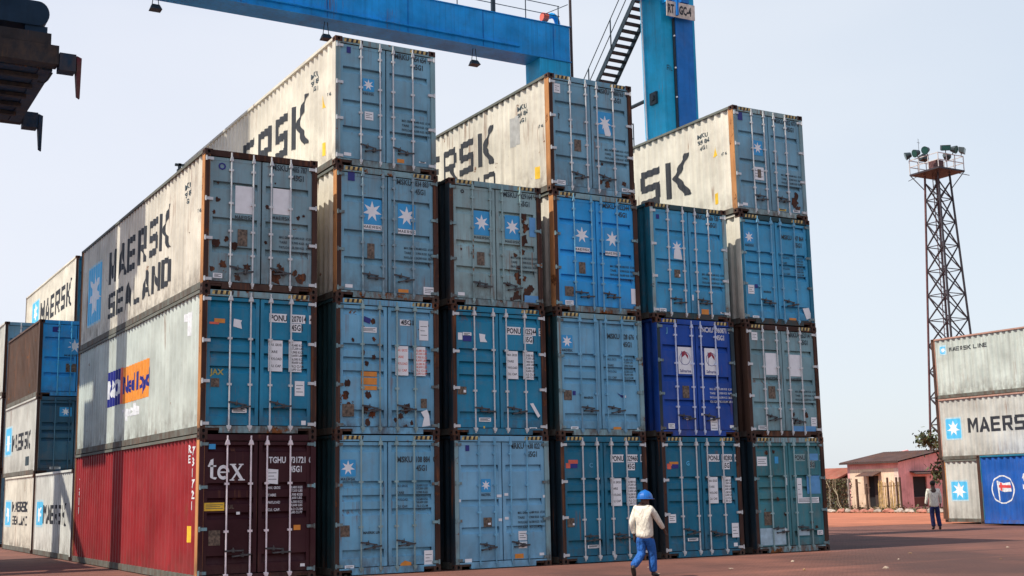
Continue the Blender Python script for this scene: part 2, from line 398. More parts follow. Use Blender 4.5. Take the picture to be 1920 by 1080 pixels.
def door_mesh(H, ty, mat, blobs=()):
    """one leaf, local x from 0 to its width, z up from the sill"""
    wd = (W-.23)/2-.016; z0, z1 = .172, H-.152; mb = MB()
    ft = .006; b = .075
    # stiles and rails
    mb.box((0, DY, z0), (b, DY+.05, z1), mat); mb.box((wd-b, DY, z0), (wd, DY+.05, z1), mat)
    mb.box((b, DY, z0), (wd-b, DY+.05, z0+.07), mat); mb.box((b, DY, z1-.07), (wd-b, DY+.05, z1), mat)
    pr = [(z0+.07, 0.)]
    for lo, hi in sorted(TYPES[ty]['rec']):
        a, c = lo*H, hi*H
        pr += [(a-.03, 0.), (a, .030), (c, .085), (c+.003, 0.)]
    pr.append((z1-.07, 0.))
    x0, x1 = b, wd-b; e = .02
    y = DY+ft
    for (za, da), (zb, db) in zip(pr, pr[1:]):
        mb.poly([(x0, y+da, za), (x1, y+da, za), (x1, y+db, zb), (x0, y+db, zb)], mat)
    # gaskets round the leaf
    for bx, bz, br, seed in blobs:
        rnd = random.Random(seed); pts = []
        for i in range(14):
            t = 2*math.pi*i/14; q = br*(.55+.7*rnd.random())
            pts.append((bx+q*math.cos(t), DY-.0015-.0003*seed % .001, bz+q*1.15*math.sin(t)))
        pts.sort(key=lambda p: math.atan2(p[2]-bz, p[0]-bx)); pts = [p for p in pts if 0.0 < p[0] < wd and z0 < p[2] < z1]
        if len(pts) > 3: mb.poly(pts, M_RUST)
    me = mb.mesh('door'); return me
_rod = {}
def rod_mesh(H, mat, ty):
    key = (H, mat.name, ty)
    if key in _rod: return _rod[key]
    mb = MB(); y = .004
    mb.tube((0, y, .05), (0, y, H-.035), .0185, mat, 8)
    big = .05 if ty == 'B' else .036
    for z in (.115, H-.185):                               # cams and keepers
        mb.hexa([(-big*.5, y-.03, z-.03), (big*.5, y-.03, z-.03), (big*.5, y+.03, z-.03), (-big*.5, y+.03, z-.03),
                 (-big, y-.03, z+.04), (big, y-.03, z+.04), (big, y+.03, z+.04), (-big, y+.03, z+.04)] if z < 1 else
                [(-big, y-.03, z-.03), (big, y-.03, z-.03), (big, y+.03, z-.03), (-big, y+.03, z-.03),
                 (-big*.5, y-.03, z+.06), (big*.5, y-.03, z+.06), (big*.5, y+.03, z+.06), (-big*.5, y+.03, z+.06)], mat)
    for v in TYPES[ty]['br']:
        mb.box((-.045, y-.012, v*H-.022), (.045, DY, v*H+.022), mat)
    me = mb.mesh('lock_rod'); mb.fixnormals(me); _rod[key] = me; return me
_h = {}
def handle_mesh(mat):
    if mat.name in _h: return _h[mat.name]
    mb = MB()
    mb.bar((-.02, -.02, .03), (.13, -.012, .02), .02, .035, mat); mb.bar((.13, -.012, .02), (.36, -.006, -.01), .018, .028, mat)
    mb.box((.125, -.012, -.02), (.175, .038, .045), mat); mb.tube((.15, -.02, .0), (.15, -.02, .075), .010, mat, 6)
    mb.box((.32, -.01, -.02), (.36, .038, .01), mat)
    me = mb.mesh('handle'); mb.fixnormals(me); _h[mat.name] = me; return me
_hg = {}
def hinge_mesh(mat, sx):
    key = (mat.name, sx)
    if key in _hg: return _hg[key]
    mb = MB()
    a, b = sorted((0, sx*.17))
    mb.box((a, -.006, -.03), (b, .034, .03), mat); mb.tube((sx*.02, -.008, -.05), (sx*.02, -.008, .05), .018, mat, 6)
    me = mb.mesh('hinge'); mb.fixnormals(me); _hg[key] = me; return me
WT = (('MAX. GROSS', '30,480 KGS', '67,200 LBS'), ('TARE', '3,900 KGS', '8,600 LBS'), ('PAYLOAD', '26,580 KGS', '58,600 LBS'), ('CU. CAP.', '76.2 CU.M', '2,690 CU.FT'))
YD = DY-.003
def fpoly(mb, polys, mat, y):
    for k, p in enumerate(polys):
        A = sum(p[i][0]*p[(i+1) % len(p)][1]-p[(i+1) % len(p)][0]*p[i][1] for i in range(len(p)))
        pts = [(q[0], y, q[1]) for q in (p if A > 0 else list(reversed(p)))]
        mb.poly(pts, mat)
def ftext(mb, s, x, z, h, mat, y, maxw=None, off=.02, sx=1.):
    T = text_tris(s, off); wd = text_width(s, off)*h*sx
    k = sx*(min(1, maxw/wd) if maxw else 1)
    fpoly(mb, [[(x+p[0]*h*k, z+p[1]*h) for p in t] for t in T], mat, y)
def marks(cont, doors, H, ty, spec):
    """stickers, plates, logos and stencils, each a sub-part of the leaf it is on (coordinates in container space)"""
    def par(x): return doors[0] if x < W/2 else doors[1]
    def emit(name, mb, x):
        p = par(x); o = mb.build(name, p); o.location = (-p.location.x, 0, 0); return o
    for si, it in enumerate(spec):
        k = it[0]
        if k == 'num':
            _, mat, bg, a, b, c, dg_ = it; z = TYPES[ty]['num']*H; h = .118; mb = MB()
            if ty == 'B' and bg:
                for x0, x1, zz in ((.58, .735, z), (.765, .90, z), (.935, .975, z), (.765, .865, z-.19)):
                    fpoly(mb, [rc(x0*W, zz-.03, x1*W, zz+.15)], bg, YD+.0012)
            ftext(mb, a, .59*W, z, h, mat, YD, .36, .03); ftext(mb, b, .775*W, z, h, mat, YD, .33, .03)
            ftext(mb, c, .775*W, z-.185, h, mat, YD, .25, .03); ftext(mb, dg_, .94*W, z, h, mat, YD, .07, .03)
            emit('number_stencil', mb, W*.8)
        elif k == 'wt':
            _, mat, bg = it; z = TYPES[ty]['wt']*H; mb = MB()
            rows = 4; dz = .105 if ty == 'A' else .145
            if bg:
                fpoly(mb, [rc(.575*W, z-3.6*dz, .70*W, z+dz*.8), rc(.755*W, z-3.6*dz, .87*W, z+dz*.8)], bg, YD+.0012)
            for i, (p, q, r) in enumerate(WT):
                ftext(mb, p, .66*W if not bg and ty == 'A' else .585*W, z-i*dz, .05, mat, YD, .26, .02)
                ftext(mb, q, .775*W, z-i*dz+.005, .048, mat, YD, .27, .02)
                if ty == 'A': ftext(mb, r, .90*W, z-i*dz+.005, .048, mat, YD, .2, .02)
                else: ftext(mb, r, .775*W, z-i*dz-.06, .045, mat, YD, .27, .02)
            emit('weight_stencil', mb, W*.8)
        elif k == 'star':
            _, x0, z0, x1, z1, mat, cap = it; x0, x1 = x0*W, x1*W; z0, z1 = z0*H, z1*H; mb = MB()
            fpoly(mb, [rrect(x0, z0, x1, z1, .02)], mat, YD+.0008)
            cx, cz = (x0+x1)/2, (z0+z1)/2+.02*(z1-z0); fpoly(mb, star7(cx, cz, min(x1-x0, z1-z0)*.46 if cap != 'big' else (x1-x0)*.52), M_WHITE, YD-.0004)
            if cap:
                if cap in ('big', 'white'): fpoly(mb, [rc(x0, z0-.11, x1, z0-.004)], M_WHITE, YD+.0006)
                q, ww = block('MAERSK'); s = (x1-x0)*.96/ww
                P_ = [[(x0+(x1-x0)*.02+p[0]*s, z0-.085+p[1]*.06) for p in c] for c in q]
                for j, c in enumerate(P_): fpoly(mb, [c], M_BLACK, YD-.0002-.0002*(j % 4))
            emit('star_logo', mb, cx)
        elif k == 'blank':                                   # white-over-painted logo square with its caption
            _, x0, z0, x1, z1, cap = it; mb = MB(); fpoly(mb, [rc(x0*W, z0*H, x1*W, z1*H)], M_WHITE, YD+.0008)
            if cap:
                q, ww = block('MAERSK'); s = (x1-x0)*W/ww
                for j, c in enumerate(q): fpoly(mb, [[(x0*W+p[0]*s, z0*H-.12+p[1]*.075) for p in c]], M_BLACK, YD-.0002-.0002*(j % 4))
            emit('logo_panel', mb, (x0+x1)/2*W)
        elif k == 'flag':
            _, x0, z0, x1, z1 = it; x0 *= W; x1 *= W; z0 *= H; z1 *= H; mb = MB(); w_, h_ = x1-x0, z1-z0
            fpoly(mb, [rc(x0, z0, x1, z1)], M_WHITE, YD+.0008)
            cx, cz = (x0+x1)/2, z0+h_*.58; fpoly(mb, ring(cx, cz, w_*.36, w_*.39), M_NAVY, YD-.0002)
            fpoly(mb, [[(cx-w_*.22, cz+.02), (cx+w_*.02, cz+.09), (cx+w_*.02, cz+.19), (cx-w_*.22, cz+.16)], [(cx+w_*.03, cz+.09), (cx+w_*.24, cz-.02), (cx+w_*.24, cz+.07), (cx+w_*.03, cz+.18)]], plain('flag_red', (.30, .02, .05)), YD-.0006)
            fpoly(mb, [rc(cx-w_*.25, cz-.16, cx-w_*.22, cz+.18)], M_NAVY, YD-.0009)
            ftext(mb, 'Safmarine', x0+w_*.1, z0+.04, .075, M_NAVY, YD-.0003, w_*.8)
            emit('flag_logo', mb, cx)
        elif k == 'txt':
            _, s, x, z, h, mat = it[:6]; mb = MB(); ftext(mb, s, x*W, z*H, h, mat, YD-.0012, None, .03); emit('lettering', mb, x*W)
        elif k == 'tex':
            _, x, z, h = it; mb = MB(); x *= W; z *= H
            def S(pl): fpoly(mb, [[(x+a*h, z+b*h) for a, b in pl]], M_WHITE, YD-.001)
            S([(.12, .1), (.27, .02), (.27, 1.02), (.12, .95)]); S([(0, .62), (.42, .62), (.42, .70), (0, .70)]); S([(.275, .02), (.40, .0), (.46, .10), (.275, .12)]); S([(.02, .70), (.118, .70), (.118, .93)])
            for pc in ring(.78, .35, .36, .2, 20, .85):
                cx = sum(p[0] for p in pc)/4; cz = sum(p[1] for p in pc)/4
                if cx > .86 and .12 < cz < .33: continue
                S(pc)
            S([(.60, .32), (.955, .32), (.955, .39), (.60, .39)])
            S([(1.18, .70), (1.36, .70), (1.80, .0), (1.62, .0)]); S([(1.64, .70), (1.74, .70), (1.53, .40), (1.48, .47)]); S([(1.18, .0), (1.28, .0), (1.47, .26), (1.42, .34)])
            S([(1.10, .705), (1.42, .705), (1.42, .76), (1.10, .76)]); S([(1.56, .705), (1.80, .705), (1.80, .76), (1.56, .76)]); S([(1.10, -.06), (1.34, -.06), (1.34, -.005), (1.10, -.005)]); S([(1.54, -.06), (1.88, -.06), (1.88, -.005), (1.54, -.005)])
            emit('lettering', mb, x)
        elif k == 'torn':                                    # half-peeled white sheet
            _, pts, mat = it; mb = MB(); fpoly(mb, [[(a*W, b*H) for a, b in pts]], mat, YD-.0008-.0004*si); emit('sticker', mb, pts[0][0]*W)
        else:
            mat = {'w': M_WHITE, 'o': M_ORANGE, 'r': M_RED, 'y': M_YELLOW, 'b': M_PLATE, 'n': M_NAVY, 'p': M_PATCH, 'q': M_PALEPATCH, 's': M_STAR}[k]
            x0, z0, x1, z1 = it[1:5]; mb = MB(); t = it[5] if len(it) > 5 else 0
            mb_p = [(x0*W, z0*H), (x1*W, z0*H+t), (x1*W-t*.4, z1*H+t), (x0*W-t*.3, z1*H)]
            fpoly(mb, [mb_p], mat, YD-.0006-.0004*si)
            if k in 'wy' and (x1-x0) > .07:
                for i in range(3):
                    zz = z0*H+(z1-z0)*H*(.25+.22*i); fpoly(mb, [rc(x0*W+.03, zz, x1*W-.03-(.05*i if i < 2 else 0), zz+.012)], M_TEALTXT, YD-.0009-.0004*si)
            emit({'b': 'approval_plate', 'p': 'paint_patch', 'q': 'paint_patch'}.get(k, 'sticker'), mb, (x0+x1)/2*W)
GROUP = 'shipping containers stacked in the port yard'
_fr, _rf, _dc = {}, {}, {}
ENDM = {}
def container(label, X, Y, Z, L=12.192, H=2.9, side='cream', srust=.3, sdirt=.35, door='steel', drust=.2, ddirt=.4, ty='A', rod=None, spec=(), post=None, sidepost=None, head=None, haz=True, blobs=(), rail=None, sidemarks=None, front=True, detail=2):
    c = thing('shipping_container', label, 'container', (X, Y, Z), 0, GROUP)
    sm = P(side, srust, sdirt); dm = P(door, drust, ddirt)
    post = post or M_FRAME_BROWN; sidepost = sidepost or sm; head = head or dm; rail = rail or M_RAIL
    key = (L, H, post.name, sidepost.name, rail.name, head.name, haz)
    if key not in _fr: _fr[key] = frame_mesh(L, H, post, sidepost, rail, head, haz)
    put('frame', _fr[key], c)
    put('side_panel', side_mesh(L, H, sm), c, (SX, 0, 0))
    put('side_panel', side_mesh(L, H, sm, True), c, (W-SX, 0, 0))
    kk = (L, H, side)
    if kk not in _rf: _rf[kk] = roof_mesh(L, H, sm)
    put('roof', _rf[kk], c)
    mb = MB(); mb.box((.115, L-.05, .15), (W-.115, L-.03, H-.112), sm); mb.build('end_wall', c)
    wd = (W-.23)/2-.016; doors = []; label_seed = sum(map(ord, label))
    if not front:
        mb = MB(); n = 9
        for i in range(n):
            a = .115+(W-.23)*i/n; p = (W-.23)/n
            for u0, d0, u1, d1 in ((0, 0, .13, 0), (.13, 0, .37, .036), (.37, .036, .63, .036), (.63, .036, .87, 0), (.87, 0, 1, 0)):
                mb.poly([(a+p*u0, .03+d0, .155), (a+p*u1, .03+d1, .155), (a+p*u1, .03+d1, H-.112), (a+p*u0, .03+d0, H-.112)], dm)
        mb.build('end_wall', c)
    else:
        for i in range(2):
            bl = tuple((b[0]*W-(.117 if i == 0 else W/2+.014), b[1]*H, b[2], b[3]) for b in blobs if (b[0] < .5) == (i == 0))
            dk = (H, ty, dm.name, bl)
            if dk not in _dc: _dc[dk] = door_mesh(H, ty, dm, bl)
            d = put('door', _dc[dk], c, (.117 if i == 0 else W/2+.014, 0, 0)); doors.append(d)
            rm = rod or (M_GALV if ty == 'B' else M_DULLROD)
            jit = [((label_seed*(7+3*q)) % 11-5)*.0035 for q in range(4)]
            us = ((.245+jit[0], .43+jit[1]), (.575-jit[1], .755+jit[2]))[i]
            for u in us: put('lock_rod', rod_mesh(H, rm, ty), d, (u*W-d.location.x, 0, 0))
            if detail > 1:
                hz = TYPES[ty]['hz']*H; hm = M_HANDLE if ty == 'A' or rm != M_GALV else M_GALV
                for q, u in enumerate(us):
                    o = put('handle', handle_mesh(M_HANDLE), d, (u*W-d.location.x, 0, hz-(.08 if q else 0)+((label_seed+5*q+i) % 5)*.02)); o.rotation_euler.y = R(((label_seed*3+q*5+i*2) % 9-4)*1.5)
                    if q: o.scale = (-1, 1, 1)
                hv = (.07, .36, .64, .93)
                for v in hv: put('hinge', hinge_mesh(M_GALV if rod is M_GALV else P('greygreen', .5, .6), 1 if i == 0 else -1), d, ((-.10 if i == 0 else W-.015-d.location.x), 0, v*H))
        marks(c, doors, H, ty, spec)
    if sidemarks:
        B = profile(L)
        for nm, fn in sidemarks:
            mb = MB(); fn(mb, B); mb.build(nm, c)
    return c
def sm_block(s, y0, y1, z0, z1, mat=None, Z=0, Y=0):
    def fn(mb, B):
        q, ww = block(s); k = (y0-y1)/ww
        side_decal(mb, B, [[(y0-Y-p[0]*k, z0-Z+p[1]*(z1-z0)) for p in c] for c in q], mat or M_BLACK, SX, .004, .00025)
    return ('side_lettering', fn)
def sm_star(y0, y1, z0, z1, mat=None, Z=0, Y=0, border=True):
    def fn(mb, B):
        a, b = y1-Y, y0-Y; zz0, zz1 = z0-Z, z1-Z
        side_decal(mb, B, [rc(a-.06, zz0-.06, b+.06, zz1+.06)], plain('logo_edge', (.45, .62, .68)), SX, .003)
        side_decal(mb, B, [rrect(a, zz0, b, zz1, .06)], mat or M_STAR_LIT, SX, .0045)
        side_decal(mb, B, star7((a+b)/2, (zz0+zz1)/2, min((b-a)*.46, (zz1-zz0)*.48), .45), M_WHITE, SX, .006)
    return ('side_star_logo', fn)
def sm_text(s, y0, z0, h, mat, Z=0, Y=0, k=1.0, off=.03, lift=.005, vert=False):
    def fn(mb, B):
        T = text_tris(s, off)
        if vert:
            for i, ch in enumerate(s):
                side_decal(mb, B, [[(y0-Y-p[0]*h*k, z0-Z-i*h*1.35+p[1]*h) for p in t] for t in text_tris(ch, off)], mat, SX, lift)
        else: side_decal(mb, B, [[(y0-Y-p[0]*h*k, z0-Z+p[1]*h) for p in t] for t in T], mat, SX, lift)
    return ('side_lettering', fn)
def sm_rect(y0, y1, z0, z1, mat, Z=0, Y=0, name='side_sticker', lift=.0035):
    def fn(mb, B): side_decal(mb, B, [rc(y1-Y, z0-Z, y0-Y, z1-Z)], mat, SX, lift)
    return (name, fn)
def sm_small(Z, H=2.9):
    """the small number stencils high up beside the front post"""
    return [sm_text('MSKU', 1.55, Z+H-.55, .11, M_TEALTXT, Z), sm_text('954 842', 1.55, Z+H-.72, .11, M_TEALTXT, Z), sm_text('45G1', 1.5, Z+H-.89, .10, M_TEALTXT, Z),
            sm_text('9FT 6', .62, Z+H-1.25, .07, M_TEALTXT, Z)]
def sm_warn(y, z, Z, tall=False):
    def fn(mb, B): side_decal(mb, B, [[(y, z-Z), (y-.22, z-Z), (y-.11, z-Z+.3)]] if not tall else [rc(y-.17, z-Z, y, z-Z+.30)], M_YELLOW, SX, .004)
    return ('warning_label', fn)

HH = 2.9
CX = [0, 2.851, 5.605, 8.349, 11.210, 14.038]
WB = M_WHITE
def num(a, b, c='45G1', d='0', mat=None, bg=None): return ('num', mat or M_TEALTXT, bg, a, b, c, d)
wtA = ('wt', M_TEALTXT, None); wtW = ('wt', M_BLACK, WB)
base_w = ('w', .09, .075, .16, .10); oran = ('o', .61, .07, .68, .10); plateA = ('b', .29, .32, .38, .42)

# ---- column 1 (nearest, left)
container('dark maroon container with white tex lettering, bottom front corner of the main stack', 0, 0, 0, side='red', srust=.14, sdirt=.22, door='maroon', drust=.05, ddirt=.15, ty='B', rod=plain('rod_pinkwhite', (.78, .70, .72), .45, .1), haz=False, sidepost=M_FRAME_ORANGE,
  head=P('maroon', .3, .3), post=P('maroon', .3, .3),
  spec=(('s', .085, .895, .14, .93), ('tex', .08, .69, .40), num('TGHU', '731721', '45G1', '0', M_WTEXT), ('wt', M_WTEXT, None), ('w', .575, .66, .67, .76, -.02), ('y', .055, .48, .22, .535), ('txt', 'LONG HAUL', .065, .493, .07, M_PLATE),
        ('b', .095, .25, .19, .35), ('o', .81, .335, .87, .37), ('w', .87, .085, .91, .105), ('w', .32, .452, .35, .47)),
  sidemarks=[sm_text('TGHU', 11.6, 2.05, .19, M_WTEXT, vert=True), sm_rect(.86, .62, .78, 1.10, M_YELLOW), sm_text('731721', .52, 2.5, .16, M_WTEXT, vert=True), sm_text('RE', .8, 2.55, .15, M_WTEXT, vert=True)])
container('deep blue container with paper-white number plates, second tier of the corner stack', 0, 0, HH, side='greenwhite', srust=.28, sdirt=.28, door='deep', drust=.18, ddirt=.35, ty='B', rod=M_GALV, haz=True, sidepost=M_FRAME_ORANGE, head=P('greygreen', .75, .8),
  spec=(num('PONU', '207014', '45G1', '4', M_BLACK, WB), wtW, ('o', .11, .765, .20, .795), ('r', .07, .755, .15, .77), ('torn', ((.27, .745), (.345, .73), (.335, .775), (.345, .79), (.275, .80)), M_WHITE),
        ('txt', 'JAX', .08, .405, .11, plain('chalk_yellow', (.42, .36, .08))), ('b', .09, .32, .16, .38), ('w', .27, .145, .395, .175), ('w', .81, .27, .895, .375), ('w', .87, .065, .91, .095)),
  sidemarks=[sm_rect(8.44, 6.95, 3.97, 4.86, M_NAVY, HH, name='side_logo_panel'), sm_rect(6.95, 6.72, 3.97, 4.86, M_RED, HH, name='side_logo_panel'), sm_rect(6.72, 4.15, 3.95, 4.83, plain('side_orange', (.78, .27, .03)), HH, name='side_logo_panel'),
             sm_text('P&O', 8.35, 4.2, .42, M_WTEXT, HH, k=1.1, off=.04, lift=.007), sm_text('Nedlloyd', 6.7, 4.2, .40, M_NAVY, HH, k=1.22, off=.03, lift=.007), sm_text('ripple', 6.8, 3.62, .26, M_WTEXT, HH, k=2.0, off=.05),
             sm_rect(1.5, .75, 5.28, 5.44, M_WTEXT, HH), sm_rect(1.15, .85, 4.95, 5.28, M_WTEXT, HH)])
container('rust-spotted slate container with two blanked white logo squares, top of the corner stack', 0, 0, 2*HH, side='cream', srust=.38, sdirt=.5, door='slate', drust=.42, ddirt=.6, ty='A', rod=M_GALV, haz=False, sidepost=M_FRAME_ORANGE, head=M_FRAME_BROWN,
  spec=(num('MSKU', '485 787'), wtA, ('blank', .27, .555, .43, .755, True), ('blank', .60, .575, .755, .765, True), ('b', .295, .32, .38, .44), ('w', .09, .08, .17, .115), ('txt', 'O', .12, .86, .14, M_NAVY)),
  blobs=((.12, .76, .03, 1), (.12, .64, .05, 2), (.09, .55, .04, 3), (.12, .33, .10, 4), (.20, .36, .05, 5), (.26, .32, .09, 6), (.17, .18, .09, 7), (.38, .17, .08, 8), (.30, .09, .07, 9), (.63, .11, .13, 10), (.68, .16, .08, 11), (.86, .12, .12, 12), (.80, .15, .07, 13), (.83, .56, .045, 14), (.88, .58, .03, 15), (.55, .62, .05, 16), (.62, .80, .02, 17), (.54, .36, .04, 18), (.08, .14, .06, 19), (.66, .20, .05, 22), (.93, .35, .05, 23)),
  sidemarks=[sm_star(11.2, 9.55, 6.42, 7.98, None, 2*HH), sm_block('MAERSK', 8.72, 2.68, 7.18, 8.04, M_BLACK, 2*HH), sm_block('SEALAND', 8.62, 2.58, 6.28, 6.93, M_BLACK, 2*HH)]+sm_small(2*HH))
# ---- column 2
container('pale blue container with a star sticker at upper left, bottom of the second column', CX[1], .02, 0, door='sky', drust=.28, ddirt=.45, ty='B', rod=P('palegrey', .25, .4), side='seagreen', post=M_FRAME_BROWN,
  spec=(num('MSKU', '108 884'), ('wt', M_TEALTXT, None), ('star', .06, .70, .20, .82, M_STAR, True), ('b', .06, .275, .145, .355), ('txt', 'MAERSK LINE', .27, .29, .05, M_TEALTXT), ('w', .10, .035, .185, .075), ('torn', ((.61, .045), (.72, .04), (.72, .075), (.66, .09), (.62, .07)), M_ORANGE), ('w', .845, .05, .93, .155), ('b', .10, .005, .12, .01)))
container('light blue container streaked with rust and orange bars, second tier of the second column', CX[1], 0, HH, door='sky', drust=.42, ddirt=.5, ty='B', rod=P('palegrey', .35, .4), side='seagreen',
  spec=(('w', .62, .815, .72, .86), ('txt', '45G1', .63, .822, .10, M_BLACK), ('w', .81, .71, .90, .86), ('txt', 'SEA', .82, .82, .09, M_BLACK), ('txt', '844', .82, .77, .09, M_BLACK), ('txt', '198', .82, .72, .09, M_BLACK),
        ('wt', M_RED, WB), ('n', .27, .83, .33, .87, -.05), ('w', .25, .75, .395, .79), ('o', .245, .425, .395, .46), ('o', .245, .365, .395, .415), ('o', .245, .325, .395, .355), ('b', .82, .20, .88, .27), ('torn', ((.83, .06), (.91, .07), (.90, .15), (.88, .19), (.82, .17), (.85, .13)), M_WHITE), ('b', .07, .13, .18, .22)),
  blobs=((.27, .78, .05, 31), (.27, .60, .05, 32), (.30, .52, .05, 33), (.36, .83, .06, 34), (.12, .37, .07, 35), (.10, .28, .08, 36), (.13, .20, .08, 37), (.31, .29, .08, 38), (.29, .18, .08, 39), (.35, .15, .08, 40), (.31, .09, .07, 41), (.37, .70, .05, 42), (.17, .69, .04, 43), (.68, .20, .10, 44), (.62, .14, .08, 45), (.67, .05, .07, 46), (.57, .11, .05, 47), (.10, .05, .05, 48), (.73, .09, .05, 49), (.90, .02, .05, 50), (.37, .57, .05, 51)))
container('grey-blue container with two captioned star squares, third tier of the second column', CX[1]+.01, -.01, 2*HH, door='steel', drust=.22, ddirt=.6, ty='A', rod=M_DULLROD, side='cream', sidepost=M_FRAME_ORANGE, head=P('greygreen', .8, .8),
  spec=(num('MSKU', '834 883', '45G1', '4'), wtA, ('star', .255, .565, .44, .76, M_STAR, 'big'), ('star', .60, .555, .775, .75, M_STAR, 'big'), ('n', .115, .885, .18, .955), ('b', .30, .305, .37, .42), base_w, ('w', .85, .06, .96, .12), ('o', .60, .065, .70, .09)))
container('blue container with one small star and amber base sticker, top of the second column', CX[1]-.02, .0, 3*HH, door='steel', drust=.10, ddirt=.3, ty='A', rod=M_GALV, side='cream', srust=.16, sdirt=.3, head=P('greygreen', .5, .7), post=P('greygreen', .5, .8),
  spec=(num('MRKU', '454 654', '45G1', '2'), wtA, ('star', .27, .60, .385, .70, M_STAR, True), ('n', .115, .88, .155, .93), ('w', .29, .375, .375, .44), base_w, oran, ('w', .83, .09, .90, .10)),
  sidemarks=[sm_block('MAERSK', 8.85, 1.75, 9.68, 10.72, M_BLACK, 3*HH), sm_warn(.9, 10.15, 3*HH), sm_warn(.85, 9.05, 3*HH, True)]+sm_small(3*HH))
# ---- column 3
container('clean bright blue container with white hinge tags and one star, bottom of the third column', CX[2]+.02, .0, 0, door='pale', drust=.04, ddirt=.2, ty='A', rod=P('sky', .1, .2), side='night', post=P('greygreen', .5, .7),
  spec=(num('MRKU', '438 022'), wtA, ('star', .28, .57, .38, .67, M_STAR, True), ('n', .125, .88, .165, .925), ('b', .30, .31, .385, .38), ('w', .345, .325, .375, .34), ('w', .105, .04, .175, .08), ('o', .62, .065, .71, .10), ('w', .66, .20, .75, .27), ('w', .66, .14, .75, .19), ('w', .88, .08, .93, .10),
        ('w', .44, .53, .49, .55), ('w', .52, .54, .56, .56), ('w', .455, .35, .49, .37), ('w', .52, .36, .56, .38), ('w', .93, .52, .99, .54), ('w', .01, .50, .07, .52)))
container('teal-blue container with a tilted white strip, second tier of the third column', CX[2]+.01, .01, HH, door='deep', drust=.22, ddirt=.4, ty='B', rod=M_GALV, side='night',
  spec=(num('PONU', '025244', '45G1', '3', M_BLACK, WB), wtW, ('w', .12, .755, .21, .79), ('w', .07, .73, .115, .785), ('n', .12, .72, .21, .765), ('torn', ((.30, .72), (.375, .72), (.35, .75), (.355, .78), (.29, .785)), M_WHITE), ('b', .06, .31, .15, .37), ('w', .12, .325, .145, .345), ('w', .275, .105, .40, .135), ('torn', ((.82, .25), (.855, .255), (.93, .155), (.905, .14)), M_WHITE), ('w', .81, .03, .89, .065), ('w', .89, .03, .93, .055), ('y', .32, .045, .335, .07)))
container('rust-stained green-grey container with two star squares, top of the third column', CX[2]-.03, .0, 2*HH, door='palegrey', drust=.34, ddirt=.65, ty='A', rod=P('palegrey', .5, .5), side='night', head=P('greygreen', .6, .8),
  spec=(num('MSKU', '029164', '45G1', '7'), wtA, ('star', .265, .565, .435, .76, M_STAR, True), ('star', .60, .555, .765, .75, M_STAR, True), ('b', .295, .325, .375, .43), ('txt', 'o', .13, .89, .12, M_BLACK), base_w, ('p', .87, .59, .94, .75), ('p', .80, .045, .985, .11)),
  blobs=((.81, .75, .08, 61), (.83, .66, .10, 62), (.80, .56, .12, 63), (.77, .62, .06, 75), (.79, .46, .07, 76), (.73, .26, .10, 77), (.71, .10, .11, 78), (.80, .71, .05, 64), (.74, .33, .05, 65), (.76, .22, .09, 66), (.80, .24, .07, 67), (.83, .14, .10, 68), (.88, .17, .08, 69), (.62, .19, .05, 70), (.66, .06, .06, 71), (.78, .09, .09, 72), (.13, .44, .03, 73), (.71, .43, .05, 74)))
# ---- column 4
container('teal container with salmon flag sticker behind the walking man, bottom of the fourth column', CX[3]+.02, .01, 0, door='teal', drust=.10, ddirt=.3, ty='B', rod=M_GALV, side='night',
  spec=(num('PONU', '029460', '45G1', '1', M_BLACK, WB), wtW, ('r', .10, .78, .205, .81), ('r', .07, .745, .12, .785), ('n', .12, .745, .20, .78), ('txt', 'C', .335, .75, .10, plain('faint_blue', (.10, .35, .55))), ('b', .07, .285, .15, .355), ('w', .13, .30, .15, .315), ('w', .29, .115, .425, .14), ('w', .89, .06, .97, .17), ('w', .57, .05, .59, .085)))
container('smooth blue container with star sticker at upper left, second tier of the fourth column', CX[3]+.01, .0, HH, door='sky', drust=.10, ddirt=.35, ty='B', rod=P('sky', .25, .3), side='seagreen', post=P('greygreen', .6, .7), head=P('greygreen', .4, .6),
  spec=(num('MSKU', '128 676'), ('wt', M_TEALTXT, None), ('star', .06, .705, .185, .81, M_STAR, True), ('b', .07, .285, .16, .365), ('n', .17, .325, .205, .36), ('txt', 'MAERSK', .30, .30, .05, M_TEALTXT), ('w', .14, .035, .225, .075), ('o', .63, .03, .72, .075), ('w', .91, .04, .96, .07), ('torn', ((.68, .355), (.74, .315), (.80, .32), (.77, .345), (.73, .335)), M_NAVY), ('w', .755, .315, .79, .345)))
container('vivid blue container with two captioned star squares, third tier of the fourth column', CX[3]-.01, -.01, 2*HH, door='bright', drust=.06, ddirt=.25, ty='A', rod=P('sky', .15, .2), side='cream', sidepost=M_FRAME_ORANGE, head=P('greygreen', .6, .7),
  spec=(num('MSKU', '022244', '45G1', '1'), wtA, ('star', .245, .545, .425, .745, M_STAR, 'white'), ('star', .605, .535, .785, .735, M_STAR, 'white'), ('b', .29, .325, .365, .42), ('b', .12, .13, .22, .21), ('w', .12, .05, .215, .095), ('w', .90, .10, .97, .23), ('w', .93, .04, .96, .06)))
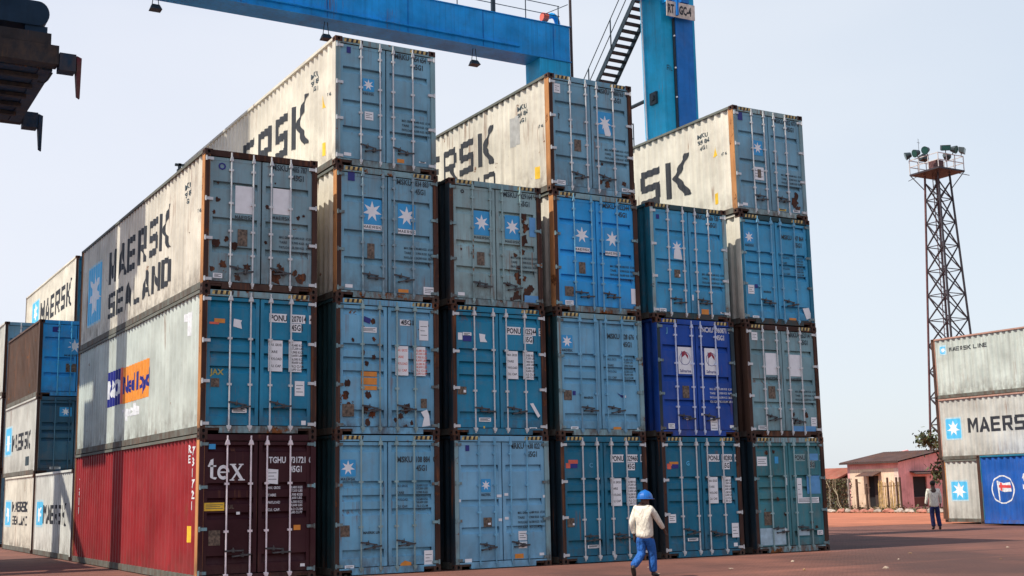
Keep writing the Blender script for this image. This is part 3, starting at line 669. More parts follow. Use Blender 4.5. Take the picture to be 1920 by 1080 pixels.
container('faded container with one star under torn white tape, top of the fourth column', CX[3]-.05, .0, 3*HH, door='steel', drust=.32, ddirt=.5, ty='A', rod=M_GALV, side='cream', srust=.42, sdirt=.5, sidepost=M_FRAME_ORANGE,
  spec=(num('MSKU', '088763', '45G1', '8'), wtA, ('star', .585, .54, .755, .735, M_STAR, False), ('torn', ((.64, .64), (.70, .65), (.74, .55), (.73, .53), (.67, .53)), M_WHITE), ('w', .07, .84, .145, .92), ('txt', '?', .11, .62, .13, M_TEALTXT), ('b', .295, .36, .375, .46), ('w', .08, .055, .18, .095), ('w', .85, .06, .94, .09)),
  sidemarks=[sm_block('MAERSK', 8.75, 2.78, 10.10, 11.0, M_BLACK, 3*HH), sm_block('SEALAND', 8.65, 2.66, 9.18, 9.83, M_BLACK, 3*HH), sm_rect(2.0, 1.5, 10.2, 10.95, plain('faded_panel', (.42, .42, .40)), 3*HH), sm_warn(.75, 9.12, 3*HH, True)]+sm_small(3*HH),
  blobs=((.6, .12, .06, 81), (.68, .10, .08, 82), (.88, .13, .07, 83), (.62, .28, .04, 84)))
# ---- column 5
container('teal container with orange flag sticker and white sheet, bottom of the fifth column', CX[4]+.04, .0, 0, door='teal', drust=.12, ddirt=.35, ty='B', rod=M_GALV, side='night',
  spec=(num('PONU', '082806', '45G1', '6', M_BLACK, WB), wtW, ('o', .10, .755, .21, .79), ('r', .07, .73, .12, .775), ('n', .13, .735, .21, .77), ('txt', 'G', .31, .76, .10, M_STAR_LIT), ('w', .065, .29, .155, .36), ('w', .29, .135, .42, .16), ('w', .855, .15, .945, .27), ('w', .87, .075, .92, .105)))
container('royal blue container with two white flag emblem squares, second tier of the fifth column', CX[4]+.02, .0, HH, door='royal', drust=.03, ddirt=.15, ty='A', rod=plain('rod_bluewhite', (.55, .62, .78), .45, .1), side='royal', srust=.05, sdirt=.2, post=P('night', .3, .5), head=P('royal', .1, .3),
  spec=(num('NCXU', '960871', '45G1', '3', M_WTEXT), ('wt', M_WTEXT, None), ('flag', .27, .53, .445, .76), ('flag', .61, .53, .785, .76), ('b', .31, .325, .395, .43), ('txt', 'J', .13, .88, .12, plain('faint_blue', (.10, .35, .55))), ('w', .115, .065, .195, .11), ('w', .65, .04, .745, .16), ('w', .90, .075, .955, .10), ('w', .34, .14, .37, .16), ('w', .535, .18, .565, .20)))
container('mid blue container with star half hidden by white tape, top of the fifth column', CX[4]-.05, .01, 2*HH, door='blue', drust=.08, ddirt=.35, ty='A', rod=M_GALV, side='teal', post=P('palegrey', .5, .7), head=P('seagreen', .3, .5), haz=True,
  spec=(num('MRKU', '326 735', '45G1', '5'), wtA, ('star', .275, .56, .42, .69, M_STAR, False), ('torn', ((.30, .525), (.41, .52), (.39, .61), (.34, .62), (.31, .60)), M_WHITE), ('n', .095, .86, .135, .90), ('b', .30, .36, .375, .43), ('w', .36, .37, .375, .39), ('w', .095, .045, .18, .085), ('o', .63, .05, .725, .10), ('w', .88, .07, .96, .085), ('w', .515, .17, .535, .22)))
# ---- column 6
container('patched teal-green container with white square and pale blue repair, bottom of the right-hand column', CX[5]+.04, .0, 0, door='verdigris', drust=.26, ddirt=.6, ty='B', rod=P('palegrey', .2, .3), side='night', head=P('greygreen', .7, .8),
  spec=(num('PONU', '064823', '45G1', '1', M_BLACK, P('palegrey', .2, .2)), ('w', .07, .75, .205, .83), ('s', .31, .77, .36, .83), ('p', .80, .795, .92, .855), ('p', .74, .50, .93, .66), ('w', .60, .45, .67, .64), ('w', .60, .42, .90, .47), ('b', .13, .24, .23, .355), ('q', .065, .07, .41, .215), ('w', .385, .175, .44, .205), ('q', .57, .14, .74, .19), ('w', .85, .14, .93, .18), ('w', .44, .58, .465, .645)),
  blobs=((.33, .46, .05, 91), (.42, .33, .04, 92), (.78, .25, .06, 93), (.85, .21, .05, 94), (.20, .86, .06, 95), (.30, .87, .05, 96)))
container('grey-green container with two blank white squares and blue patch, second tier of the right-hand column', CX[5]+.02, .0, HH, door='greygreen', drust=.2, ddirt=.5, ty='A', rod=M_GALV, side='brown', head=M_FRAME_BROWN,
  spec=(num('MRKU', '352714', '45G1', '5'), wtA, ('blank', .265, .55, .42, .745, True), ('blank', .60, .545, .765, .74, True), ('w', .09, .855, .17, .925), ('b', .285, .34, .38, .45), ('w', .12, .065, .24, .10), ('p', .60, .04, .92, .10), ('w', .86, .10, .94, .18)),
  blobs=((.62, .20, .05, 101), (.80, .20, .07, 102), (.63, .13, .04, 103), (.77, .13, .05, 104)))
container('blue container with small star at upper left, third tier of the right-hand column', CX[5]+.0, .0, 2*HH, door='blue', drust=.04, ddirt=.35, ty='B', rod=P('sky', .1, .2), side='cream', srust=.1, post=P('teal', .2, .3), head=P('seagreen', .4, .6),
  spec=(num('MSKU', '147 864', '45G1', '4'), ('wt', M_TEALTXT, None), ('star', .07, .73, .20, .84, M_STAR, True), ('w', .085, .27, .17, .35), ('n', .18, .325, .22, .36), ('txt', 'MAERSK', .30, .29, .05, M_TEALTXT), ('w', .13, .03, .22, .075), ('o', .64, .03, .74, .075), ('torn', ((.84, .17), (.93, .18), (.97, .09), (.89, .07)), M_WHITE), ('w', .92, .04, .96, .07)))
container('blue container with orange-rusted corner post, top of the right-hand column', CX[5]-.045, .0, 3*HH, door='steel', drust=.14, ddirt=.4, ty='A', rod=M_GALV, side='cream', srust=.12, sdirt=.25, sidepost=M_FRAME_ORANGE, head=P('palegrey', .5, .6), post=P('greygreen', .4, .6),
  spec=(num('MSKU', '022 073', '45G1', '1'), wtA, ('star', .27, .56, .41, .70, M_STAR, False), ('n', .08, .87, .145, .945), ('b', .32, .355, .38, .44), ('w', .26, .33, .41, .45), ('b', .32, .35, .37, .43), base_w, ('y', .60, .065, .70, .085), ('w', .80, .065, .90, .09)),
  blobs=((.83, .16, .14, 111), (.86, .22, .09, 112), (.88, .10, .09, 113)),
  sidemarks=[sm_block('MAERSK', 9.4, 1.92, 9.68, 10.72, M_BLACK, 3*HH), sm_warn(.95, 9.1, 3*HH, True), sm_warn(.95, 10.4, 3*HH)]+sm_small(3*HH))

# ---- the 20 ft block behind the corner stack
H2 = 2.53; Y2 = 18.66; L2 = 6.7
container('small white container crossed by a shadow, on the ground behind the red side', 0, 12.35, 0, 6.06, H2, side='white', srust=.15, sdirt=.25, door='teal', ty='A', haz=False, detail=1,
  sidemarks=[sm_star(18.0, 17.0, .92, 1.64, None, 0, 12.35), sm_block('MAERSK', 16.85, 13.3, .98, 1.54, M_BLACK, 0, 12.35)])
container('rusty-edged small white container with two-line lettering, on the ground at far left', 0, Y2, 0, L2-.6, H2, side='cream', srust=.34, sdirt=.4, door='teal', ty='A', haz=False, detail=1,
  sidemarks=[sm_star(24.4, 23.2, .85, 1.66, None, 0, Y2), sm_block('MAERSK', 22.9, 19.75, 1.32, 1.66, M_BLACK, 0, Y2), sm_block('SEALAND', 22.8, 19.75, .88, 1.18, M_BLACK, 0, Y2)])
container('grey-white small container with dark navy doors, middle of the left-hand small stack', 0, Y2, H2, L2, H2, side='greywhite', srust=.12, sdirt=.35, door='dusk', drust=.2, ddirt=.5, ty='B', rod=P('dusk', .3, .4), haz=False, detail=1,
  spec=(('star', .30, .74, .46, .86, M_STAR, False), ('w', .2, .06, .34, .09)), sidemarks=[sm_star(25.1, 23.75, 3.35, 4.3, None, H2, Y2), sm_block('MAERSK', 23.55, 19.75, 3.42, 4.0, M_BLACK, H2, Y2), sm_rect(20.6, 19.9, 2.85, 3.15, M_TEALTXT, H2, Y2)])
container('small container with brown rusted side and blue star doors, top of the left-hand small stack', 0, Y2, 2*H2, L2, H2, side='brown', srust=.5, sdirt=.8, door='bright', drust=.1, ddirt=.4, ty='A', rod=P('blue', .2, .3), haz=False, detail=1,
  spec=(('star', .33, .56, .60, .76, M_STAR, True), ('n', .17, .84, .27, .91), ('b', .36, .32, .50, .43)))
for i, (s, lb) in enumerate((('cream', 'ground-level white-sided container cut by the left edge of the photo'), ('white', 'middle-tier white-sided container cut by the left edge of the photo'), ('greywhite', 'container with grey-blue doors peeking above the brown-sided one at far left'))):
    container(lb, 0, 26.3, i*2.83, 12.192, 2.83, side=s, srust=.15, sdirt=.3, door='steel', drust=.15, ty='A', haz=False, detail=1, rod=M_GALV)
for i in range(4):
    container(('white lettered container on top of the tall rear stack behind the corner stack', 'grey-sided container, third tier of the tall rear stack', 'grey-sided container, second tier of the tall rear stack', 'grey-sided container, ground level of the tall rear stack')[3-i],
      2.85, 28.1, i*HH, side='cream' if i == 3 else 'greywhite', srust=.12, sdirt=.25, door='teal', ty='A', haz=False, detail=1,
      sidemarks=[sm_star(38.4, 36.7, 9.85, 11.0, None, 3*HH, 28.1), sm_block('MAERSK', 36.2, 29.0, 9.72, 10.75, M_BLACK, 3*HH, 28.1)] if i == 3 else None)
# ---- right-hand stack
HR = 2.56; XR = 35.2; YR = .45
container('short white container with a cyan star square, beside the bareheaded man', XR, 6.5, .06, 6.06, HR, side='greywhite', srust=.12, sdirt=.3, sidepost=M_FRAME_ORANGE, ty='A', door='teal', haz=False, detail=1, sidemarks=[sm_star(12.15, 11.35, .98, 1.72, None, .06, 6.5)])
container('pale container with bold side lettering and cyan star, middle of the right-hand stack', XR, YR, .06+HR, 12.192, HR, side='greywhite', srust=.12, sdirt=.3, sidepost=paint('post_pink', (.45, .26, .20), .4, .5), ty='A', door='teal', haz=False, detail=1,
  sidemarks=[sm_star(12.18, 11.45, 3.5, 4.32, None, .06+HR, YR), sm_block('MAERSK', 11.05, 7.7, 3.70, 4.30, M_BLACK, .06+HR, YR)])
container('scuffed pale container with small side lettering, top of the right-hand stack', XR, YR, .06+2*HR, 12.192, HR, side='greenwhite', srust=.25, sdirt=.6, sidepost=paint('post_pink', (.45, .26, .20), .4, .5), ty='A', door='teal', haz=False, detail=1,
  sidemarks=[sm_star(12.2, 11.92, 7.08, 7.38, None, .06+2*HR, YR), sm_block('MAERSK LINE', 11.75, 9.8, 7.14, 7.31, M_BLACK, .06+2*HR, YR), sm_rect(7.9, 6.5, 6.25, 6.5, M_RUST, .06+2*HR, YR, 'rust_patch')])
def emblem(mb, B):
    side_decal(mb, B, ring(8.62, 1.38, .50, .55, 28, 1.), M_WTEXT, SX, .004)
    Y = 8.62
    side_decal(mb, B, [[(Y+.22, .95), (Y+.15, .95), (Y+.21, 1.72), (Y+.28, 1.72)], [(Y+.19, 1.70), (Y-.05, 1.62), (Y-.05, 1.28), (Y+.19, 1.38)], [(Y-.05, 1.62), (Y-.34, 1.66), (Y-.38, 1.30), (Y-.05, 1.28)]], M_WTEXT, SX, .005)
    side_decal(mb, B, [[(Y+.10, 1.66), (Y+.02, 1.63), (Y+.02, 1.32), (Y+.10, 1.35)], [(Y+.19, 1.56), (Y-.36, 1.54), (Y-.37, 1.43), (Y+.19, 1.45)]], plain('flag_red2', (.65, .06, .06)), SX, .0065, .0004)
cb = container('royal blue container with circled flag emblem, cut by the right edge of the photo', 34.0, -2.45, .06, 12.192, 2.66, side='royal_lit', srust=.04, sdirt=.12, sidepost=P('teal', .2, .4), rail=P('royal_lit', .2, .4), ty='A', door='royal', haz=False, detail=1)
B_ = [(a-2.45, b) for a, b in profile(12.192)]
mbe = MB(); emblem(mbe, B_); mbe.v = [(x, y+2.45, z-.06) for x, y, z in mbe.v]; mbe.build('side_emblem', cb)
mbe = MB(); side_decal(mbe, profile(12.192), [[(7.72+2.45-p[0]*.62*1.1, 1.30+p[1]*.62) for p in t] for t in text_tris('Safmarine', .03)], M_WTEXT, SX, .005); mbe.build('side_lettering', cb)
#==PART2==
# ------------------------------------------------------------------ ground
def ground_mat(name, c1, c2, bricks=True, scale=1.):
    m, n, b = nodes(name); L = n.links.new; N = n.nodes.new
    tc = N('ShaderNodeTexCoord'); b.inputs['Roughness'].default_value = .9
    def noise(s, d, r=.6, vec=(1, 1, 1)):
        mp = N('ShaderNodeMapping'); mp.inputs['Scale'].default_value = vec; L(tc.outputs['Object'], mp.inputs['Vector'])
        z = N('ShaderNodeTexNoise'); z.inputs['Scale'].default_value = s; z.inputs['Detail'].default_value = d; z.inputs['Roughness'].default_value = r; L(mp.outputs[0], z.inputs['Vector']); return z.outputs['Fac']
    def rng(s, a, c, lo=0., hi=1.):
        r = N('ShaderNodeMapRange'); r.inputs['From Min'].default_value = a; r.inputs['From Max'].default_value = c; r.inputs['To Min'].default_value = lo; r.inputs['To Max'].default_value = hi; L(s, r.inputs['Value']); return r.outputs['Result']
    def mix(f, a, bb):
        x = N('ShaderNodeMix'); x.data_type = 'RGBA'; L(f, x.inputs['Factor'])
        for s, k in ((a, 'A'), (bb, 'B')):
            if isinstance(s, tuple): x.inputs[k].default_value = (*s, 1)
            else: L(s, x.inputs[k])
        return x.outputs['Result']
    base = mix(rng(noise(.35, 8), .35, .65), c1, c2)
    base = mix(rng(noise(.10, 6, .65, (1, .45, 1)), .50, .64, 0, .8), base, tuple(x*.42 for x in c1))
    base = mix(rng(noise(2.2, 6, .7), .55, .72, 0, .5), base, tuple(x*.5 for x in c1))
    base = mix(rng(noise(1.0, 6, .7, (.06, .9, 1)), .54, .66, 0, .65), base, tuple(x*.35 for x in c1))
    base = mix(rng(noise(1.0, 5, .6, (.10, .5, 1)), .56, .72, 0, .5), base, tuple(min(1, x*1.5) for x in c2))
    base = mix(rng(noise(45, 3, .7), .60, .75, 0, .55), base, (.38, .27, .20))
    if bricks:
        br = N('ShaderNodeTexBrick'); br.inputs['Scale'].default_value = 4.2; br.inputs['Mortar Size'].default_value = .035; br.inputs['Mortar Smooth'].default_value = .4
        br.inputs['Color1'].default_value = (1, 1, 1, 1); br.inputs['Color2'].default_value = (.72, .72, .72, 1); br.inputs['Mortar'].default_value = (.38, .36, .34, 1)
        L(tc.outputs['Object'], br.inputs['Vector'])
        mu = N('ShaderNodeMix'); mu.data_type = 'RGBA'; mu.blend_type = 'MULTIPLY'; mu.inputs['Factor'].default_value = .5
        L(base, mu.inputs['A']); L(br.outputs['Color'], mu.inputs['B']); base = mu.outputs['Result']
        bp = N('ShaderNodeBump'); bp.inputs['Strength'].default_value = .5; bp.inputs['Distance'].default_value = .02; L(br.outputs['Fac'], bp.inputs['Height']); bp.invert = True
    else:
        bp = N('ShaderNodeBump'); bp.inputs['Strength'].default_value = .6; bp.inputs['Distance'].default_value = .06; L(noise(3, 8, .7), bp.inputs['Height'])
    L(bp.outputs[0], b.inputs['Normal']); L(base, b.inputs['Base Color']); return m
M_PAVE = ground_mat('block_paving', (.135, .050, .035), (.215, .078, .050))
M_DIRT = ground_mat('red_earth', (.47, .155, .075), (.36, .115, .055), False)
mb = MB(); mb.poly([(-900, -900, 0), (1500, -900, 0), (1500, 1500, 0), (-900, 1500, 0)], M_PAVE); struct(mb.build('ground'))
rnd = random.Random(3); pts = []
for i in range(46):                                   # near edge of the bare earth, ragged
    t = i/45; pts.append((18+t*70, 16.0-3.6*min(1, t*4)+rnd.uniform(-.35, .35)+1.1*math.sin(i*.9)*(.3+t), .004))
pts += [(140, 20, .004), (140, 150, .004), (18, 150, .004)]
mb = MB(); mb.poly(pts, M_DIRT); struct(mb.build('earth_yard'))
# low mound of soil and the drain edge along the foot of the stack
def blob_mesh(seed, rx, ry, rz, mat, sub=2, rough=.35):
    bm = bmesh.new(); bmesh.ops.create_icosphere(bm, subdivisions=sub, radius=1)
    for v in bm.verts:
        n_ = mnoise.noise(v.co*1.7+Vector((seed*3.1, seed, 0))); k = 1+rough*n_
        v.co = Vector((v.co.x*rx*k, v.co.y*ry*k, max(-.2*rz, v.co.z*rz*k)))
    me = bpy.data.meshes.new('blob'); bm.to_mesh(me); bm.free(); me.materials.append(mat); return me
M_SCRAP = plain('scrap_pale', (.45, .34, .25), .8, var=.3); M_LEAF = plain('dry_leaf', (.36, .22, .10), .8, var=.3)
rnd = random.Random(11)
scr = [(5.2, -5.6), (7.9, -4.2), (9.9, -4.0), (10.6, -5.4), (12.4, -3.1), (14.4, -4.3), (15.9, -5.8), (18.4, -4.6), (20.1, -2.6), (23.5, -3.4), (9.0, -2.4), (27.0, 1.2), (16.6, -2.6), (12.0, -6.2), (21.0, -7.0), (5.0, -4.4)]
for i, (x, y) in enumerate(scr):
    o = put('litter_scrap', blob_mesh(i, rnd.uniform(.03, .075), rnd.uniform(.02, .05), rnd.uniform(.012, .035), M_SCRAP if i % 3 else M_LEAF, 1, .7), None, (x, y, .008)); o.rotation_euler.z = rnd.random()*6
    tag(o, 'small pale scrap of litter lying on the reddish paving', 'litter', 'scraps of litter on the paving')

# ------------------------------------------------------------------ gantry crane
M_CBLUE = paint('crane_blue', (.004, .32, .74), .22, .45, .5, (.02, .04, .06)); M_CYAN = paint('crane_cyan', (.004, .38, .66), .14, .4, .5, (.04, .08, .10))
M_CDARK = paint('crane_deep', (.001, .15, .50), .08, .3, .5, (.03, .04, .07)); M_STEELD = plain('dark_steel', (.022, .04, .055), .6, .2, .3); M_CABLE = plain('cable', (.03, .03, .03), .7)
crane = thing('gantry_crane', 'tall blue rubber-tyred gantry crane straddling the stacks behind', 'crane', (6, 11, 0))
def CB(name, fn, parent=crane, fix=True):
    mb = MB(); fn(mb); off = Vector((6, 11, 0)); mb.v = [(x-6, y-11, z) for x, y, z in mb.v]
    return mb.build(name, parent, None, False, fix)
XL, XR_ = -5.5, 18.45
def beam(y0, y1, z0, z1):
    def f(mb):
        mb.box((XL, y0+.05, z0+.03), (XR_, y1-.05, z1-.03), M_CBLUE)
        mb.box((XL-.02, y0, z0), (XR_+.03, y1, z0+.027), M_CBLUE); mb.box((XL-.02, y0, z1-.027), (XR_+.03, y1, z1), M_CBLUE)
        for k in range(8):
            x = XL+1.5+k*3.1; mb.box((x, y0+.03, z0+.03), (x+.012, y0+.05, z1-.03), M_CDARK)
        mb.box((XL, y0-.05, z0+.25), (XR_-2.3, y0+.045, z0+.29), M_CBLUE)
    return f
CB('main_beam', beam(14.5, 15.6, 18.06, 19.52)); CB('main_beam', beam(6.75, 8.0, 17.95, 19.7))
def leg(x0, x1, y0, y1, zt, m1, m2=None):
    def f(mb):
        xi = .0
        mb.hexa([(x0, y0, 1.9), (x1, y0, 1.9), (x1, y1, 1.9), (x0, y1, 1.9), (x0-.06, y0, zt), (x1, y0, zt), (x1, y1+.05, zt), (x0-.06, y1+.05, zt)], m1)
    return f
CB('leg', leg(17.12, 18.45, 6.9, 7.98, 17.9, M_CYAN)); CB('leg', leg(17.12, 18.45, 14.55, 15.55, 18.05, M_CYAN))
CB('leg', leg(-5.35, -4.5, 6.6, 7.55, 17.9, M_CBLUE)); CB('leg', leg(-5.35, -4.5, 14.2, 15.35, 17.75, M_CBLUE))
def sill(x0, x1):
    return lambda mb: (mb.box((x0+.2, 5.4, 1.15), (x1-.2, 17.0, 1.895), M_CBLUE))
CB('sill_beam', sill(17.0, 18.6)); CB('sill_beam', sill(-5.7, -4.2))
for xx in (17.8, -4.93):
    for yy in (5.9, 8.2, 14.2, 16.5):
        def wheel(mb, xx=xx, yy=yy):
            mb.tube((xx-.28, yy, .72), (xx+.28, yy, .72), .72, plain('tyre', (.02, .02, .02), .85), 24); mb.tube((xx-.30, yy, .72), (xx+.30, yy, .72), .36, M_CBLUE, 16)
        CB('wheel', wheel)
CB('cable_cover', lambda mb: (mb.box((17.58, 6.80, 2.4), (18.28, 6.897, 17.5), M_CDARK), mb.box((17.50, 6.84, 2.4), (17.578, 6.897, 17.5), M_STEELD), [mb.tube((17.52, 6.80, z), (17.52, 6.84, z), .03, M_WHITE, 8) for z in (13.0, 14.3, 15.3, 16.4, 11.5)]))
CB('leg_stencil', lambda mb: [mb.box((17.22+dx, 6.893, 15.2+dz), (17.22+dx+w_, 6.8965, 15.2+dz+h_), M_STEELD) for dx, dz, w_, h_ in ((0, 0, .02, .18), (.08, 0, .02, .18), (0, .16, .1, .02), (0, .07, .1, .02), (.15, 0, .02, .14), (.15, 0, .08, .02))])
CB('conduit', lambda mb: (mb.tube((17.06, 7.86, 10), (16.98, 7.86, 17.9), .028, M_WHITE, 6), mb.box((16.99, 7.25, 14.15), (17.08, 7.60, 14.55), M_STEELD), mb.tube((16.95, 7.42, 14.35), (17.06, 7.42, 14.35), .1, M_STEELD, 10)))
# sign on the near leg
def sign(mb):
    o = Vector((17.08, 6.60, 16.95)); ux = Vector((1.16, .0, .015)); uz = Vector((-.03, -.05, .50)); n_ = ux.cross(uz).normalized()
    P8 = [o, o+ux, o+ux-n_*.03, o-n_*.03]; mb.hexa([*P8, *[p+uz for p in P8]], plain('sign_board', (.62, .55, .48), .6, var=.25))
    for s, u, hh, sp in (('RT', .04, .54, 1.), ('GC-4', .44, .54, 1.)):
        for t in text_tris(s, .04):
            q = [o+ux*(u+p[0]*hh*.50*.48)+uz*(.24+p[1]*hh)+n_*.004 for p in t]
            if (q[1]-q[0]).cross(q[2]-q[0]).dot(n_) < 0: q.reverse()
            mb.poly(q, M_BLACK)
CB('sign', sign, fix=False)
CB('sign_bracket', lambda mb: (mb.box((17.43, 6.50, 17.0), (17.50, 6.90, 17.75), M_CDARK), mb.box((17.1, 6.62, 17.46), (17.2, 6.88, 17.9), M_CBLUE), mb.box((17.66, 6.55, 17.50), (17.98, 6.88, 17.62), M_CDARK)))
# stair between the legs
def stair(mb):
    y0, z0, y1, z1 = 14.0, 12.7, 8.15, 18.15; sl_ = (z1-z0)/(y0-y1)
    for x in (16.98, 17.72): mb.bar((x, y0, z0), (x, y1, z1), .035, .20, M_STEELD)
    n_ = 28
    for i in range(n_):
        y = y0+(y1-y0)*(i+.5)/n_; z = z0+(z1-z0)*(i+.5)/n_
        mb.box((17.0, y-.12, z-.022), (17.70, y+.12, z+.012), M_STEELD)
CB('stair', stair)
def srail(mb):
    y0, z0, y1, z1 = 14.0, 12.7, 8.15, 18.15
    for x in (16.95,):
        for h in (.55, 1.08): mb.tube((x, y0, z0+h), (x, y1, z1+h), .018, M_STEELD, 6)
        for k in range(5):
            t = k/4*.98+.01; mb.tube((x, y0+(y1-y0)*t, z0+(z1-z0)*t), (x, y0+(y1-y0)*t, z0+(z1-z0)*t+1.08), .025, M_STEELD, 6)
CB('stair_rail', srail)
CB('tie_pipe', lambda mb: mb.tube((17.15, 14.6, 14.46), (17.15, 7.95, 14.46), .065, M_STEELD, 8))
def walk(mb):
    mb.box((16.6, 8.0, 12.55), (17.12, 10.5, 12.6), M_STEELD)
    for h in (13.1, 13.6): mb.tube((16.62, 8.05, h), (16.62, 10.4, h), .02, M_STEELD, 6)
    for y in (8.05, 8.8, 9.6, 10.4): mb.tube((16.62, y, 12.6), (16.62, y, 13.6), .02, M_STEELD, 6)
CB('walkway', walk)
def brail(mb):
    for h in (.42, .85): mb.tube((XL, 14.62, 19.5+h), (XR_-.4, 14.62, 19.5+h*.95), .016, M_STEELD, 6)
    for k in range(16): x = 18.0-k*1.48; mb.tube((x, 14.62, 19.5), (x, 14.62, 20.32), .02, M_STEELD, 6)
    mb.box((15.02, 14.56, 19.5), (15.16, 14.68, 20.2), M_STEELD)
CB('beam_rail', brail)
CB('cable_drum', lambda mb: (mb.tube((17.42, 14.9, 19.88), (17.66, 14.9, 19.88), .17, M_RED, 14), mb.tube((17.48, 14.9, 19.5), (17.48, 14.9, 19.88), .05, M_STEELD)))
def hose(mb):
    P_ = [(17.75, 14.9, 19.95), (17.9, 14.9, 20.02), (18.05, 14.9, 19.95), (18.13, 14.9, 19.75), (18.15, 14.9, 19.5)]
    for a, b in zip(P_, P_[1:]): mb.tube(a, b, .11, M_CBLUE, 8)
CB('hose_guide', hose)
CB('end_pole', lambda mb: (mb.tube((18.52, 14.55, 12), (18.52, 14.55, 22), .055, plain('pole_brown', (.035, .02, .02), .7), 8), mb.tube((17.4, 14.7, 19.9), (18.5, 14.7, 20.5), .015, M_STEELD, 5)))
for x in (2.55, 8.48, 14.38):
    f = CB('floodlight', lambda mb, x=x: mb.hexa([(x-.19, 14.70, 17.42), (x+.19, 14.70, 17.42), (x+.19, 15.0, 17.40), (x-.19, 15.0, 17.40), (x-.12, 14.80, 17.60), (x+.12, 14.80, 17.60), (x+.12, 14.95, 17.60), (x-.12, 14.95, 17.60)], M_STEELD))
    CB('bracket', lambda mb, x=x: (mb.tube((x-.11, 14.87, 17.58), (x-.05, 14.87, 18.07), .014, M_STEELD, 5), mb.tube((x+.11, 14.87, 17.58), (x+.05, 14.87, 18.07), .014, M_STEELD, 5)), f)
# unseen left side of the crane, boxes shaped to shade container sides and ground
CB('shadow_boxes', lambda mb: (mb.box((-5.3, 8.4, 13.0), (-4.6, 13.6, 17.8), M_CBLUE), mb.box((-5.3, 8.4, 11.45), (-4.6, 10.3, 13.0), M_CBLUE), mb.box((-5.3, 8.4, 10.75), (-4.6, 11.35, 11.45), M_CBLUE)))  # unseen boxes shaped after the shadows on the container sides
CB('ground_shade_box', lambda mb: (mb.box((-5.75, 8.0, 3.1), (-4.3, 14.1, 6.4), M_CBLUE), mb.box((-5.5, 9.0, 1.9), (-4.5, 13.5, 3.1), M_STEELD)))  # unseen boxes added to shade the ground at left
CB('haunch', lambda mb: (mb.hexa([(-5.3, 6.3, 14.6), (-4.6, 6.3, 14.6), (-4.6, 6.6, 14.6), (-5.3, 6.6, 14.6), (-5.3, 5.0, 16.2), (-4.6, 5.0, 16.2), (-4.6, 6.6, 16.2), (-5.3, 6.6, 16.2)], M_CBLUE)))
CB('brace', lambda mb: mb.bar((-4.9, 14.3, 9.85), (-4.9, 7.4, 5.45), .2, .24, M_CBLUE))
CB('trolley', lambda mb: (mb.box((-4.9, 6.1, 19.75), (-2.9, 15.9, 20.3), M_CBLUE), mb.box((-4.9, 8.2, 20.3), (-3.9, 15.0, 23.6), M_CBLUE), mb.box((-4.9, 6.1, 20.3), (-3.9, 7.3, 23.6), M_CBLUE)))

# spreader
sp = thing('crane_spreader', 'grimy spreader, darkened for shade, hanging from the crane above the left of the yard', 'spreader', (-2.72, 11, 12.9))
M_GRIME_SHADE = paint('spreader_grime_shade', (.022, .021, .024), .15, .7, .9, (.075, .065, .06), (.05, .025, .015)); M_SPB = paint('spreader_blue', (.002, .022, .05), .1, .3, .7, (.02, .02, .025)); M_FLIP = paint('flipper', (.09, .012, .02), .3, .4)  # dirty steel and blue, coloured darker still for the spreader's shade
def SB(name, fn, parent=sp):
    mb = MB(); fn(mb); mb.v = [(x+2.72, y-11, z-12.9) for x, y, z in mb.v]; return mb.build(name, parent, None, False, True)
SB('end_beam', lambda mb: (mb.box((-3.94, 8.0, 12.75), (-1.55, 8.45, 13.25), M_GRIME_SHADE), mb.box((-3.5, 8.02, 13.26), (-1.75, 8.5, 13.55), M_GRIME_SHADE)))
SB('end_beam', lambda mb: mb.box((-3.94, 13.55, 12.75), (-1.55, 14.0, 13.05), M_GRIME_SHADE))
SB('side_beam', lambda mb: (mb.box((-1.95, 8.46, 12.7), (-1.62, 13.54, 12.95), M_SPB))); SB('side_beam', lambda mb: (mb.box((-3.8, 8.46, 12.7), (-3.45, 13.54, 12.95), M_SPB)))
SB('main_frame', lambda mb: (mb.box((-3.44, 8.46, 12.72), (-1.96, 13.54, 13.2), M_SPB), [mb.box((-3.6, 8.9+i*.9, 12.6), (-1.9, 9.05+i*.9, 12.7), M_GRIME_SHADE) for i in range(5)]))
def headblock(mb):
    n_ = 12; pr_ = []
    for i in range(n_+1): t = math.pi*i/n_-math.pi/2; pr_.append((-2.05+.28*math.cos(t), 14.15+.33*math.sin(t)))
    for (a, b), (c, d) in zip(pr_, pr_[1:]): mb.poly([(a, 8.3, b), (c, 8.3, d), (c, 9.4, d), (a, 9.4, b)], M_SPB)
    mb.poly([(a, 8.3, b) for a, b in pr_], M_SPB); mb.poly([(a, 9.4, b) for a, b in reversed(pr_)], M_SPB)
    mb.box((-3.9, 8.3, 13.82), (-2.05, 9.4, 14.48), M_SPB)
SB('head_block', headblock)
SB('hanger', lambda mb: (mb.box((-3.9, 8.35, 13.56), (-3.0, 8.6, 13.83), M_SPB), mb.box((-2.35, 8.35, 13.56), (-1.80, 8.6, 13.83), M_SPB), mb.box((-2.95, 8.8, 13.3), (-2.4, 9.0, 13.6), M_CYAN)))
for y in (8.5, 9.2):
    for x in (-3.3, -2.3): SB('hoist_rope', lambda mb, x=x, y=y: mb.tube((x, y, 14.4), (x-.2, y, 19.9), .02, M_CABLE, 5))
